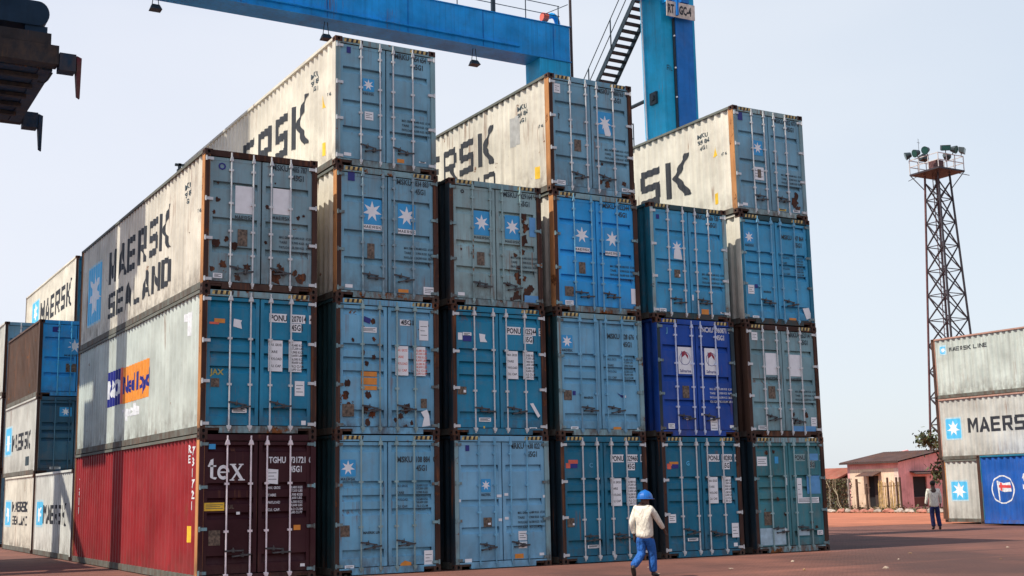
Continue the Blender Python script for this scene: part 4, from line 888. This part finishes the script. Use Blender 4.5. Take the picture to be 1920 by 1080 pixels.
for y0, mm in ((8.0, M_FLIP), (13.6, M_SPB)):
    SB('corner_box', lambda mb: mb.box((-1.53, y0, 12.62), (-1.12, y0+.4, 13.08), M_SPB))
    SB('flipper', lambda mb: (mb.hexa([(-1.06, y0+.1, 12.0), (-.98, y0+.1, 11.95), (-.98, y0+.22, 11.95), (-1.06, y0+.22, 12.0), (-1.11, y0, 13.05), (-.98, y0, 13.0), (-.98, y0+.4, 13.0), (-1.11, y0+.4, 13.05)], mm)))
def chain(mb):
    P_ = [(-1.6, 8.6, 12.7), (-1.68, 8.75, 12.55), (-1.75, 8.95, 12.5), (-1.85, 9.2, 12.6)]
    for a, b in zip(P_, P_[1:]): mb.tube(a, b, .025, M_CABLE, 5)
SB('chain', chain)
mb = MB(); mb.box((-.03, -.03, 0), (.03, .03, .18), M_STEELD); mb.box((-.10, -.03, .12), (.10, .03, .17), M_STEELD); mb.box((-.05, -.05, 0), (.05, .05, .05), M_STEELD)
tag(mb.build('twist_lock', None, (.05, 2.1, 3*HH)), 'small dark lashing lock left on the roof edge of the corner stack', 'twist lock')

# ------------------------------------------------------------------ floodlight tower
TX, TY = 64.2, 36.4
tw = thing('floodlight_tower', 'tall lattice floodlight mast with a square platform behind the right stack', 'floodlight tower', (TX, TY, 0))
M_LAT = plain('lattice_dark', (.035, .03, .038), .6, .1, .3); M_LATR = plain('lattice_red', (.12, .05, .05), .6, .1, .3)
def hw(z): return .60+(22.6-z)*.037 if z < 22.6 else .60
for sx in (-1, 1):
    for sy in (-1, 1):
        mb = MB(); mb.bar((sx*hw(0), sy*hw(0), 0), (sx*hw(22.6), sy*hw(22.6), 23.8), .11, .11, M_LATR if (sx, sy) == (-1, 1) else M_LAT); mb.build('leg', tw)
mb = MB(); zs = [0]; 
while zs[-1] < 22.4: zs.append(zs[-1]+1.95-.012*zs[-1])
zs[-1] = 23.2
for a, b in zip(zs, zs[1:]):
    for k in range(4):
        c = [(-1, -1), (1, -1), (1, 1), (-1, 1)]; p, q = c[k], c[(k+1) % 4]; ha, hb = hw(a), hw(b)
        mb.bar((p[0]*ha, p[1]*ha, a), (q[0]*hb, q[1]*hb, b), .07, .07, M_LAT); mb.bar((q[0]*ha, q[1]*ha, a), (p[0]*hb, p[1]*hb, b), .07, .07, M_LAT)
        mb.bar((p[0]*ha, p[1]*ha, a), (q[0]*ha, q[1]*ha, a), .055, .055, M_LAT)
mb.build('lattice', tw)
mb = MB()
for x in (-.2, .2): mb.bar((x, .25, 0), (x, .25, 24), .045, .045, M_LATR)
for i in range(70): mb.bar((-.2, .25, .3+i*.34), (.2, .25, .3+i*.34), .025, .025, M_LAT)
mb.build('ladder', tw)
mb = MB(); mb.box((-1.35, -1.35, 23.85), (1.35, 1.35, 23.97), M_LAT)
for sx in (-1, 1):
    for sy in (-1, 1): mb.bar((sx*.6, sy*.6, 22.6), (sx*1.3, sy*1.3, 23.85), .06, .06, M_LAT)
mb.bar((-2.0, .9, 23.3), (-1.3, .5, 23.7), .04, .04, M_LAT); mb.bar((1.3, -.6, 23.95), (2.0, -1.2, 23.7), .04, .04, M_LAT)
pf = mb.build('platform', tw)
mb = MB(); M_RAILW = plain('rail_white', (.55, .52, .50), .6)
for k in range(4):
    c = [(-1, -1), (1, -1), (1, 1), (-1, 1)]; p, q = c[k], c[(k+1) % 4]
    for h in (24.5, 25.0): mb.bar((p[0]*1.32, p[1]*1.32, h), (q[0]*1.32, q[1]*1.32, h), .05, .05, M_RAILW)
    for t in (0, .33, .66): mb.bar(((p[0]+(q[0]-p[0])*t)*1.32, (p[1]+(q[1]-p[1])*t)*1.32, 23.97), ((p[0]+(q[0]-p[0])*t)*1.32, (p[1]+(q[1]-p[1])*t)*1.32, 25.0), .05, .05, M_RAILW)
mb.build('railing', pf)
mb = MB(); mb.box((-.5, -.4, 23.97), (.3, .3, 24.8), M_LATR); mb.build('control_box', pf)
M_LAMP = plain('lamp_housing', (.03, .045, .05), .5, .2); M_LGL = plain('lamp_glass', (.02, .10, .09), .2)
for i, (x, y, a) in enumerate(((-1.35, 1.35, 140), (-1.35, .55, 170), (-1.35, -.35, 190), (-.5, -1.35, 235), (.35, -1.35, 285), (1.2, -1.35, 300), (1.35, .2, 10), (.3, 1.35, 90))):
    mb = MB()
    if i in (0, 1, 2, 4, 6): mb.tube((-.22, 0, 0), (.2, 0, 0), .17, M_LAMP, 12, .30); mb.tube((.201, 0, 0), (.215, 0, 0), .27, M_LGL, 12); mb.bar((0, 0, -.4), (0, 0, -.1), .05, .05, M_LAMP); o = mb.build('floodlight', tw, (x, y, 25.4)); o.rotation_euler = (0, R(18), R(a)); continue
    mb.hexa([(-.16, -.34, -.12), (.2, -.34, -.2), (.2, .34, -.2), (-.16, .34, -.12), (-.2, -.32, .22), (.2, -.32, .2), (.2, .32, .2), (-.2, .32, .22)], M_LAMP)
    mb.poly([(.203, -.3, -.16), (.203, .3, -.16), (.203, .3, .16), (.203, -.3, .16)], M_LGL); mb.bar((0, 0, -.35), (0, 0, -.05), .05, .05, M_LAMP)
    o = mb.build('floodlight', tw, (x, y, 25.4)); o.rotation_euler = (0, R(12), R(a))
mb = MB(); mb.bar((-.8, .8, 25), (-.8, .8, 26.6), .02, .02, M_LAT); mb.bar((-.95, .8, 26.3), (-.65, .8, 26.3), .02, .02, M_LAT); mb.build('antenna', tw)

# ------------------------------------------------------------------ house
HXc, HYc = 54.0, 32.5
ho = thing('pink_house', 'small pink and ochre plastered house with a rusty sheet roof', 'house', (HXc, HYc, 0))
M_OCH = paint('plaster_ochre', (.80, .60, .44), .34, .45, .9, (.40, .14, .05), (.36, .12, .03)); M_PINK = paint('plaster_pink', (.78, .38, .36), .12, .4, .9, (.25, .10, .07)); M_PWHITE = plain('plaster_pale', (.66, .52, .44), .9, var=.2)
M_ROOF = paint('sheet_roof', (.085, .05, .045), .5, .8, .8, (.12, .07, .06)); M_HOLE = plain('dark_interior', (.012, .01, .012), .9)
def HB(name, fn, parent=ho): mb = MB(); fn(mb); return mb.build(name, parent, None, False, True)
def wall_open(mb, axis, a0, a1, zt0, zt1, ops, mat, th=.2, fixed=0.):
    """wall along axis (0 x, 1 y) with rectangular openings [(b0,b1,z0,z1)], sloping top from zt0 to zt1"""
    xs = sorted({a0, a1, *[o[0] for o in ops], *[o[1] for o in ops]})
    def top(a): return zt0+(zt1-zt0)*(a-a0)/(a1-a0)
    for p, q in zip(xs, xs[1:]):
        o = [w_ for w_ in ops if w_[0] <= p and q <= w_[1]]
        segs = [(0, None)] if not o else ([(0, o[0][2])] if o[0][2] > 0 else [])+[(o[0][3], None)]
        for z0, z1 in segs:
            t0, t1 = (top(p), top(q)) if z1 is None else (z1, z1)
            if axis == 1: mb.hexa([(fixed, p, z0), (fixed+th, p, z0), (fixed+th, q, z0), (fixed, q, z0), (fixed, p, t0), (fixed+th, p, t0), (fixed+th, q, t1), (fixed, q, t1)], mat)
            else: mb.hexa([(p, fixed, z0), (q, fixed, z0), (q, fixed+th, z0), (p, fixed+th, z0), (p, fixed, t0), (q, fixed, t1), (q, fixed+th, t1), (p, fixed+th, t0)], mat)
HB('wall', lambda mb: wall_open(mb, 1, .2, 4.2, 3.05, 3.05, [(1.72, 2.67, .25, 2.25)], M_OCH))
HB('wall', lambda mb: wall_open(mb, 0, 0, 5.6, 3.05, 4.0, [(1.25, 2.5, .85, 2.15)], M_PINK))
HB('wall', lambda mb: wall_open(mb, 0, 0, 5.6, 3.05, 4.0, [], M_PINK, fixed=4.2)); HB('wall', lambda mb: wall_open(mb, 1, .2, 4.2, 3.9, 3.9, [], M_PINK, fixed=5.4))
HB('wall_trim', lambda mb: (mb.box((-.012, .2, 2.70), (-.002, 4.2, 3.04), M_PINK), mb.box((-.014, .0, 0), (-.002, .35, 2.69), M_PWHITE)))
d = HB('door', lambda mb: mb.box((.12, 1.72, .25), (.17, 2.67, 2.25), M_HOLE)); HB('door_leaf', lambda mb: mb.box((.03, 1.75, .27), (.10, 2.1, 2.2), plain('door_wood', (.05, .03, .025), .8)), d)
HB('awning', lambda mb: mb.hexa([(-.75, 1.45, 2.22), (-.75, 3.0, 2.22), (-.002, 3.0, 2.45), (-.002, 1.45, 2.45), (-.75, 1.45, 2.26), (-.75, 3.0, 2.26), (-.002, 3.0, 2.52), (-.002, 1.45, 2.52)], M_ROOF))
HB('window', lambda mb: mb.box((1.25, .10, .85), (2.5, .15, 2.15), M_HOLE))
HB('window_panel', lambda mb: mb.box((1.25, .02, .25), (2.5, -.003, .845), paint('red_board', (.12, .03, .02), .3, .5)))
HB('awning', lambda mb: mb.hexa([(1.0, -.6, 2.28), (2.9, -.6, 2.28), (2.9, -.003, 2.42), (1.0, -.003, 2.42), (1.0, -.6, 2.33), (2.9, -.6, 2.33), (2.9, -.003, 2.5), (1.0, -.003, 2.5)], M_ROOF))
def hroof(mb):
    n_ = 26
    for i in range(n_):
        y0 = -.35+5.1*i/n_; y1 = -.35+5.1*(i+1)/n_; ym = (y0+y1)/2
        def zz(x): return 3.12+(x+.35)*.172
        for a, b, da, db in ((y0, ym, 0, .05), (ym, y1, .05, 0)):
            mb.poly([(-.35, a, zz(-.35)+da), (3.75, a, zz(3.75)+da), (3.75, b, zz(3.75)+db), (-.35, b, zz(-.35)+db)], M_ROOF)
            mb.poly([(3.75, a, zz(3.75)+da), (6.2, a, 3.65+da), (6.2, b, 3.65+db), (3.75, b, zz(3.75)+db)], M_ROOF)
    mb.box((-.37, -.36, 3.02), (-.34, 4.76, 3.14), plain('fascia', (.06, .035, .03), .8))
HB('roof', hroof)
# red tiled hut and wire fence with dry creeper
hut = thing('tiled_hut', 'low hut with a faded red tiled roof behind the creeper fence', 'hut', (62, 46.5, 0))
M_TILE = paint('roof_tile', (.26, .075, .045), .5, .9, .9)
mb = MB(); mb.box((0, 0, 0), (4, 5, 2.0), plain('hut_wall', (.08, .10, .10), .9)); mb.build('wall', hut)
mb = MB(); mb.hexa([(-.5, -.5, 1.95), (2.2, -.5, 2.9), (2.2, 5.4, 2.9), (-.5, 5.4, 1.95), (-.5, -.5, 2.08), (2.2, -.5, 3.03), (2.2, 5.4, 3.03), (-.5, 5.4, 2.08)], M_TILE); mb.hexa([(2.21, -.5, 2.9), (4.5, -.5, 2.0), (4.5, 5.4, 2.0), (2.21, 5.4, 2.9), (2.21, -.5, 3.03), (4.5, -.5, 2.1), (4.5, 5.4, 2.1), (2.21, 5.4, 3.03)], M_TILE); mb.build('roof', hut, None, False, True)
def leaf_cloud(n, fn, size, mats, seed):
    rnd = random.Random(seed); mb = MB()
    for i in range(n):
        c = Vector(fn(rnd)); s = size*rnd.uniform(.5, 1.3); a = Vector((rnd.gauss(0, 1), rnd.gauss(0, 1), rnd.gauss(0, 1))).normalized(); b = a.orthogonal().normalized(); cc = a.cross(b)
        t = rnd.random()*6; b, cc = b*math.cos(t)+cc*math.sin(t), cc*math.cos(t)-b*math.sin(t)
        mb.poly([c-b*s, c+cc*s*.45, c+b*s, c-cc*s*.45], mats[rnd.randrange(len(mats))])
    return mb
LEAFM = [plain('leaf_a', (.055, .075, .025), .7), plain('leaf_b', (.10, .11, .04), .7), plain('leaf_c', (.11, .075, .035), .8), plain('leaf_d', (.025, .04, .015), .7)]
DRYM = [plain('dry_a', (.10, .06, .035), .8), plain('dry_b', (.16, .10, .05), .8), plain('dry_c', (.05, .045, .02), .8), LEAFM[1]]
fe = thing('wire_fence', 'wire fence overgrown with dry brown creeper left of the house', 'fence', (52.0, 34.9, 0))
for i in range(5):
    mb = MB(); mb.box((-.06, i*1.6-.06, 0), (.06, i*1.6+.06, 2.1), plain('post_conc', (.40, .36, .30), .9)); mb.build('post', fe)
mb = MB()
for z in (.5, 1.0, 1.5, 2.0): mb.tube((0, 0, z), (0, 6.4, z), .012, M_STEELD, 4)
mb.build('wire', fe)
o = leaf_cloud(11000, lambda r: (r.uniform(-.25, .35), r.uniform(.0, 6.5), 2.1*(1-abs(r.gauss(0, .35))) if r.random() < .4 else r.uniform(0, 2.1)), .075, DRYM, 5).build('creeper', fe)
mb = MB(); rnd = random.Random(9)
for i in range(14):
    y = rnd.uniform(.3, 6); p = Vector((-.32, y, 2.0)); 
    for k in range(4): q = p+Vector((rnd.uniform(-.05, .05), rnd.uniform(-.4, .1), -.48)); mb.tube(p, q, .016, plain('dry_stem', (.45, .38, .26), .8), 4); p = q
mb.build('stem', fe)
# bamboo gate and posts in front of the house
ga = thing('bamboo_fence', 'yellowish bamboo slat fence panel leaning before the house door', 'fence', (51.5, 30.3, 0)); M_BAM = plain('bamboo', (.42, .28, .10), .8, var=.4); M_POST = plain('post_wood', (.09, .05, .03), .9)
rnd = random.Random(21); mb = MB()
for i in range(20):
    y = -.05+i*.085; mb.bar((rnd.uniform(-.02, .02), y, 0), (rnd.uniform(-.05, .05), y+rnd.uniform(-.03, .03), 1.85+rnd.uniform(-.12, .1)), .045, .03, M_BAM)
mb.bar((.04, -.1, 1.6), (.04, 1.6, 1.55), .04, .05, M_POST); mb.build('slats', ga)
for y in (.0, .72, -.28): mb = MB(); mb.bar((-.06, y, 0), (-.04, y+.05, 2.1), .09, .09, M_POST); mb.build('post', ga)
for i, (y, h, lb) in enumerate(((32.55, 1.75, 'short dark wooden post standing in front of the house door'), (33.35, 2.05, 'tall thin wooden post left of the house door'))):
    mb = MB(); mb.bar((0, 0, 0), (.04, .06, h), .11, .11, M_POST); mb.bar((-.0, -.3, h-.25), (.0, .02, h-.22), .05, .05, M_POST); tag(mb.build('wooden_post', None, (51.2, y, 0)), lb, 'post')
# rough kerb of pale stones
M_STONE = plain('kerb_stone', (.42, .36, .30), .9, var=.35, scale=3); M_STONER = plain('kerb_red', (.42, .18, .13), .9, var=.3, scale=3)
rnd = random.Random(31); y = 22.0
while y < 44:
    l = rnd.uniform(.45, 1.0); me = blob_mesh(int(y*7), l*.5, .16, .17, M_STONE if rnd.random() < .7 else M_STONER, 2, .5)
    o = put('kerb_stone', me, None, (50.0+rnd.uniform(-.08, .08), y+l/2, .09)); o.rotation_euler.z = R(90+rnd.uniform(-6, 6))
    tag(o, 'rough pale stone in the broken kerb before the house', 'kerb stone', 'rough stones forming the broken kerb'); y += l+rnd.uniform(-.02, .12)
gr = leaf_cloud(3000, lambda r: (r.uniform(50.2, 51.6) if r.random() < .6 else r.uniform(53.0, 53.9), r.uniform(24, 43), abs(r.gauss(0, .16))), .09, DRYM+LEAFM[:2], 8).build('weeds'); struct(gr, 'stuff')
# trees by the right stack
def tree(name, label, x, y, h, crown, n, seed, mats, cw, ch, trunk=.12):
    t = thing(name, label, 'tree', (x, y, 0)); rnd = random.Random(seed); mb = MB(); tips = []
    def grow(p, d, r, l, k):
        q = p+d*l; mb.tube(p, q, r, M_POST, 7, r*.65, False)
        if k == 0: tips.append(q); return
        for i in range(3 if k > 1 else 4):
            dd = (d+Vector((rnd.gauss(0, .5), rnd.gauss(0, .5), rnd.uniform(-.1, .45)))).normalized(); grow(q, dd, r*.62, l*.66, k-1)
    grow(Vector((0, 0, 0)), Vector((.03, 0, 1)), trunk, h*.45, 3); mb.build('trunk', t)
    def f(r):
        c = tips[r.randrange(len(tips))]; return (c.x+r.gauss(0, cw), c.y+r.gauss(0, cw), c.z+r.gauss(0, ch))
    leaf_cloud(n, f, .13, mats, seed).build('crown', t); return t
tree('shrub_tree', 'dark leafy shrub tree rising behind the edge of the right stack', 40.9, 17.55, 3.9, 1, 2000, 5, LEAFM, .20, .22, .09)
tree('shrub_tree', 'low leafy bush between the pink house and the right stack', 41.5, 17.3, 2.4, 1, 1100, 12, LEAFM, .2, .3, .07)

# ------------------------------------------------------------------ people
def skin(name, J, edges, mat, parent, sub=2, root=0, smooth=True):
    """J: list of (x, y, z, rx[, ry]); a continuous skinned surface along the edges"""
    me = bpy.data.meshes.new(name); me.from_pydata([j[:3] for j in J], edges, []); ob = bpy.data.objects.new(name, me); COL.objects.link(ob)
    sk = ob.modifiers.new('s', 'SKIN'); sk.use_smooth_shade = True
    lay = me.skin_vertices[0].data if me.skin_vertices else None
    if lay is None:
        bm = bmesh.new(); bm.from_mesh(me); bm.verts.layers.skin.verify(); bm.to_mesh(me); bm.free(); lay = me.skin_vertices[0].data
    for i, j in enumerate(J):
        lay[i].radius = (j[3]*1.12, (j[4] if len(j) > 4 else j[3])*1.12); lay[i].use_root = (i == root)
    ss = ob.modifiers.new('b', 'SUBSURF'); ss.levels = sub; ss.render_levels = sub
    dg = bpy.context.evaluated_depsgraph_get(); dg.update(); m2 = bpy.data.meshes.new_from_object(ob.evaluated_get(dg)); m2.name = name
    bpy.data.objects.remove(ob); m2.materials.clear(); m2.materials.append(mat)
    for p in m2.polygons: p.use_smooth = True
    return put(name, m2, parent)
M_SKIN = plain('skin_dark', (.065, .028, .018), .6, var=.1); M_HAIR = plain('hair_black', (.008, .006, .006), .8); M_SHOE = plain('shoe_black', (.015, .013, .013), .5)
def cloth(name, col, scale=9):
    m = plain(name, col, .9, 0, .12, 4); n = m.node_tree; b = n.nodes['Principled BSDF']
    tc = n.nodes.new('ShaderNodeTexCoord'); mp = n.nodes.new('ShaderNodeMapping'); mp.inputs['Scale'].default_value = (1.6, 1.6, .7); mp.inputs['Rotation'].default_value = (.3, .5, 0)
    z = n.nodes.new('ShaderNodeTexNoise'); z.inputs['Scale'].default_value = scale; z.inputs['Detail'].default_value = 4; bp = n.nodes.new('ShaderNodeBump'); bp.inputs['Strength'].default_value = 1.0; bp.inputs['Distance'].default_value = .07
    n.links.new(tc.outputs['Object'], mp.inputs['Vector']); n.links.new(mp.outputs[0], z.inputs['Vector']); n.links.new(z.outputs['Fac'], bp.inputs['Height']); n.links.new(bp.outputs[0], b.inputs['Normal']); return m
def hand(J, E, wi, wrist, d, side, r=.010):
    """five fingers branching from a palm below the wrist; d = direction of the hand, side = thumb direction"""
    wv = Vector(wrist); d = Vector(d).normalized(); s = Vector(side).normalized()
    J.append((*(wv+d*.055), .032, .018)); pi = len(J)-1; E.append((wi, pi)); palm = wv+d*.085
    for k, (off, ln) in enumerate(((-.030, .055), (-.010, .070), (.010, .075), (.030, .066))):
        a = palm+s*off; J.append((*a, .010, .010)); i0 = len(J)-1; E.append((pi, i0))
        b = a+d*ln*.55+Vector((0, .006*(k+1), 0)); J.append((*b, .009, .009)); E.append((i0, i0+1)); c = b+d*ln*.4+Vector((0, .014, 0)); J.append((*c, .007, .007)); E.append((i0+1, i0+2))
    a = wv+d*.04+s*.038; J.append((*a, .011, .011)); i0 = len(J)-1; E.append((pi, i0)); b = a+d*.035+s*.016; J.append((*b, .008, .008)); E.append((i0, i0+1))
def person(label, loc, rz, P_, shirt, trousers, helmet, height=1.0, extra=None):
    t = thing('person', label, 'person', loc, rz); t.scale = (height,)*3
    pel, che, nek, hd = [Vector(P_[k]) for k in ('pelvis', 'chest', 'neck', 'head')]
    J = [(*pel, .135, .105), (*((pel+che)/2), .125, .095), (*che, .155, .105), (*nek, .058, .058), (*(hd-Vector((0, 0, .07))), .062, .068), (*(hd+Vector((0, 0, .0))), .080, .095), (*(hd+Vector((0, 0, .07))), .072, .088), (*(hd+Vector((0, 0, .115))), .035, .045)]
    E = [(0, 1), (1, 2), (2, 3), (3, 4), (4, 5), (5, 6), (6, 7)]
    fd = Vector(P_['face']).normalized()
    J.append((*(hd+fd*.10+Vector((0, 0, -.01))), .014, .014)); E.append((5, len(J)-1)); J.append((*(hd+fd*.085+Vector((0, 0, -.075))), .028, .02)); E.append((4, len(J)-1))
    lat = Vector((fd.y, -fd.x, 0))
    for s in (-1, 1): J.append((*(hd+lat*s*.088+Vector((0, 0, 0))), .012, .022)); E.append((5, len(J)-1))
    for s in ('L', 'R'):
        sh, el, wr = [Vector(P_[k+s]) for k in ('sh', 'el', 'wr')]; b = len(J)
        J += [(*sh, .056, .056), (*((sh+el)/2), .047, .047), (*el, .038, .038), (*((el+wr)/2), .034, .034), (*wr, .023, .023)]
        E += [(2, b), (b, b+1), (b+1, b+2), (b+2, b+3), (b+3, b+4)]
        hand(J, E, b+4, wr, wr-el+Vector((0, 0, -.08)), (0, 1, 0))
        hp, kn, an, to = [Vector(P_[k+s]) for k in ('hip', 'kn', 'an', 'toe')]; b = len(J)
        J += [(*hp, .085, .09), (*((hp+kn)/2), .072, .075), (*kn, .052, .054), (*((kn+an)/2), .048, .052), (*an, .034, .036), (*to, .034, .022)]
        E += [(0, b), (b, b+1), (b+1, b+2), (b+2, b+3), (b+3, b+4), (b+4, b+5)]
    skin('body', J, E, M_SKIN, t)
    # jacket
    J = [(*(pel-Vector((0, 0, .13))), .158, .130), (*(pel-Vector((0, 0, .02))), .165, .132), (*((pel+che)/2+Vector((0, 0, .02))), .158, .120), (*che, .172, .120), (*(nek-Vector((0, 0, .045))), .085, .075), (*(nek+Vector((0, 0, .01))), .064, .064)]; E = [(0, 1), (1, 2), (2, 3), (3, 4), (4, 5)]
    for s in ('L', 'R'):
        sh, el, wr = [Vector(P_[k+s]) for k in ('sh', 'el', 'wr')]; b = len(J)
        J += [(*sh, .076, .076), (*((sh+el)/2), .062, .062), (*el, .053, .053), (*((el+wr)/2), .049, .049), (*(wr+(el-wr)*.06), .040, .040)]
        E += [(3, b), (b, b+1), (b+1, b+2), (b+2, b+3), (b+3, b+4)]
    j = skin('jacket', J, E, shirt, t)
    # trousers
    J = [(*(pel+Vector((0, 0, .02))), .145, .115), (*(pel-Vector((0, 0, .07))), .15, .125)]; E = [(0, 1)]
    for s in ('L', 'R'):
        hp, kn, an = [Vector(P_[k+s]) for k in ('hip', 'kn', 'an')]; b = len(J)
        J += [(*(hp-Vector((0, 0, .06))), .10, .105), (*((hp+kn)/2), .088, .092), (*kn, .072, .076), (*((kn+an)/2), .070, .076), (*(an+Vector((0, 0, .02))), .062, .070)]
        E += [(1, b), (b, b+1), (b+1, b+2), (b+2, b+3), (b+3, b+4)]
    skin('trousers', J, E, trousers, t)
    for s in ('L', 'R'):
        an, to = Vector(P_['an'+s]), Vector(P_['toe'+s]); dd = (to-an).normalized()
        skin('shoe', [(*(an-dd*.035), .042, .046), (*((an+to)/2), .045, .036), (*(to+dd*.03), .038, .026)], [(0, 1), (1, 2)], M_SHOE, t, 2, 1)
    if helmet:
        mb = MB(); n_, m_ = 20, 8; hc = hd+Vector((0, 0, .012)); G = []
        for i in range(m_+1):
            a = math.pi/2*i/m_; row = []
            for k in range(n_):
                b = 2*math.pi*k/n_; v = lat*(.138*math.cos(a)*math.cos(b))+fd*(.165*math.cos(a)*math.sin(b))+Vector((0, 0, .150*math.sin(a)-.01)); row.append(hc+v)
            G.append(row)
        for i in range(m_):
            for k in range(n_): mb.poly([G[i][k], G[i][(k+1) % n_], G[i+1][(k+1) % n_], G[i+1][k]], helmet)
        for k in range(n_):
            b0, b1 = 2*math.pi*k/n_, 2*math.pi*(k+1)/n_
            def rim(b, e): ex = e*(1+2.4*max(0, math.sin(b))**3); return hc+lat*((.138+ex*.7)*math.cos(b))+fd*((.165+ex)*math.sin(b))+Vector((0, 0, -.012-ex*.35))
            mb.poly([rim(b0, 0), rim(b1, 0), rim(b1, .022), rim(b0, .022)], helmet); 
        mb.bar(hc-fd*.14+Vector((0, 0, .07)), hc+Vector((0, 0, .143)), .03, .02, helmet); mb.bar(hc+Vector((0, 0, .143)), hc+fd*.14+Vector((0, 0, .07)), .03, .02, helmet)
        mb.build('helmet', t, None, True, True)
    else:
        bm = bmesh.new(); bmesh.ops.create_icosphere(bm, subdivisions=3, radius=1)
        for v in bm.verts: n_ = mnoise.noise(v.co*6)*.05; v.co = hd+Vector((0, 0, .035))-fd*.018+lat*v.co.x*(.100+n_*.1)+fd*v.co.y*(.112+n_*.1)+Vector((0, 0, 1))*v.co.z*(.105 if v.co.z > 0 else .085)
        me = bpy.data.meshes.new('hair'); bm.to_mesh(me); bm.free(); me.materials.append(M_HAIR); me.polygons.foreach_set('use_smooth', [True]*len(me.polygons)); put('hair', me, t)
    return t
SH1 = cloth('shirt_cream', (.70, .65, .54), 6); TR1 = cloth('jeans_blue', (.012, .10, .36)); SH2 = cloth('shirt_pale', (.74, .71, .60)); TR2 = cloth('trousers_navy', (.012, .018, .09))
M_HELM = plain('helmet_blue', (.01, .12, .42), .3, 0, .05)
person('person in a blue hard hat, cream jacket and blue jeans walking past the containers', (7.04, -5.0, 0), R(-62),
  dict(pelvis=(0, 0, .84), chest=(.0, .01, 1.18), neck=(0, .02, 1.35), head=(.01, .05, 1.475), face=(.25, 1, 0),
       shL=(-.165, -.01, 1.275), elL=(-.215, -.09, 1.03), wrL=(-.20, -.04, .80), shR=(.165, 0, 1.275), elR=(.235, .11, 1.07), wrR=(.27, .27, .90),
       hipL=(-.08, 0, .82), knL=(-.07, -.02, .45), anL=(-.08, -.37, .22), toeL=(-.08, -.33, .08), hipR=(.08, 0, .82), knR=(.085, .13, .45), anR=(.085, .14, .08), toeR=(.09, .30, .045)), SH1, TR1, M_HELM, 1.0)
o_ = person('bareheaded person in a pale long-sleeved shirt and dark trousers, seen from behind', (29.3, 7.85, 0), R(-38),
  dict(pelvis=(0, 0, .92), chest=(0, 0, 1.32), neck=(0, .0, 1.50), head=(.0, .02, 1.635), face=(.1, 1, 0),
       shL=(-.19, 0, 1.41), elL=(-.25, -.03, 1.14), wrL=(-.29, .02, .90), shR=(.19, 0, 1.41), elR=(.24, .03, 1.14), wrR=(.24, .12, .92),
       hipL=(-.09, 0, .90), knL=(-.08, .05, .49), anL=(-.07, -.02, .08), toeL=(-.08, .13, .04), hipR=(.09, 0, .90), knR=(.11, .02, .49), anR=(.14, -.08, .09), toeR=(.16, .06, .04)), SH2, TR2, None, 1.0)
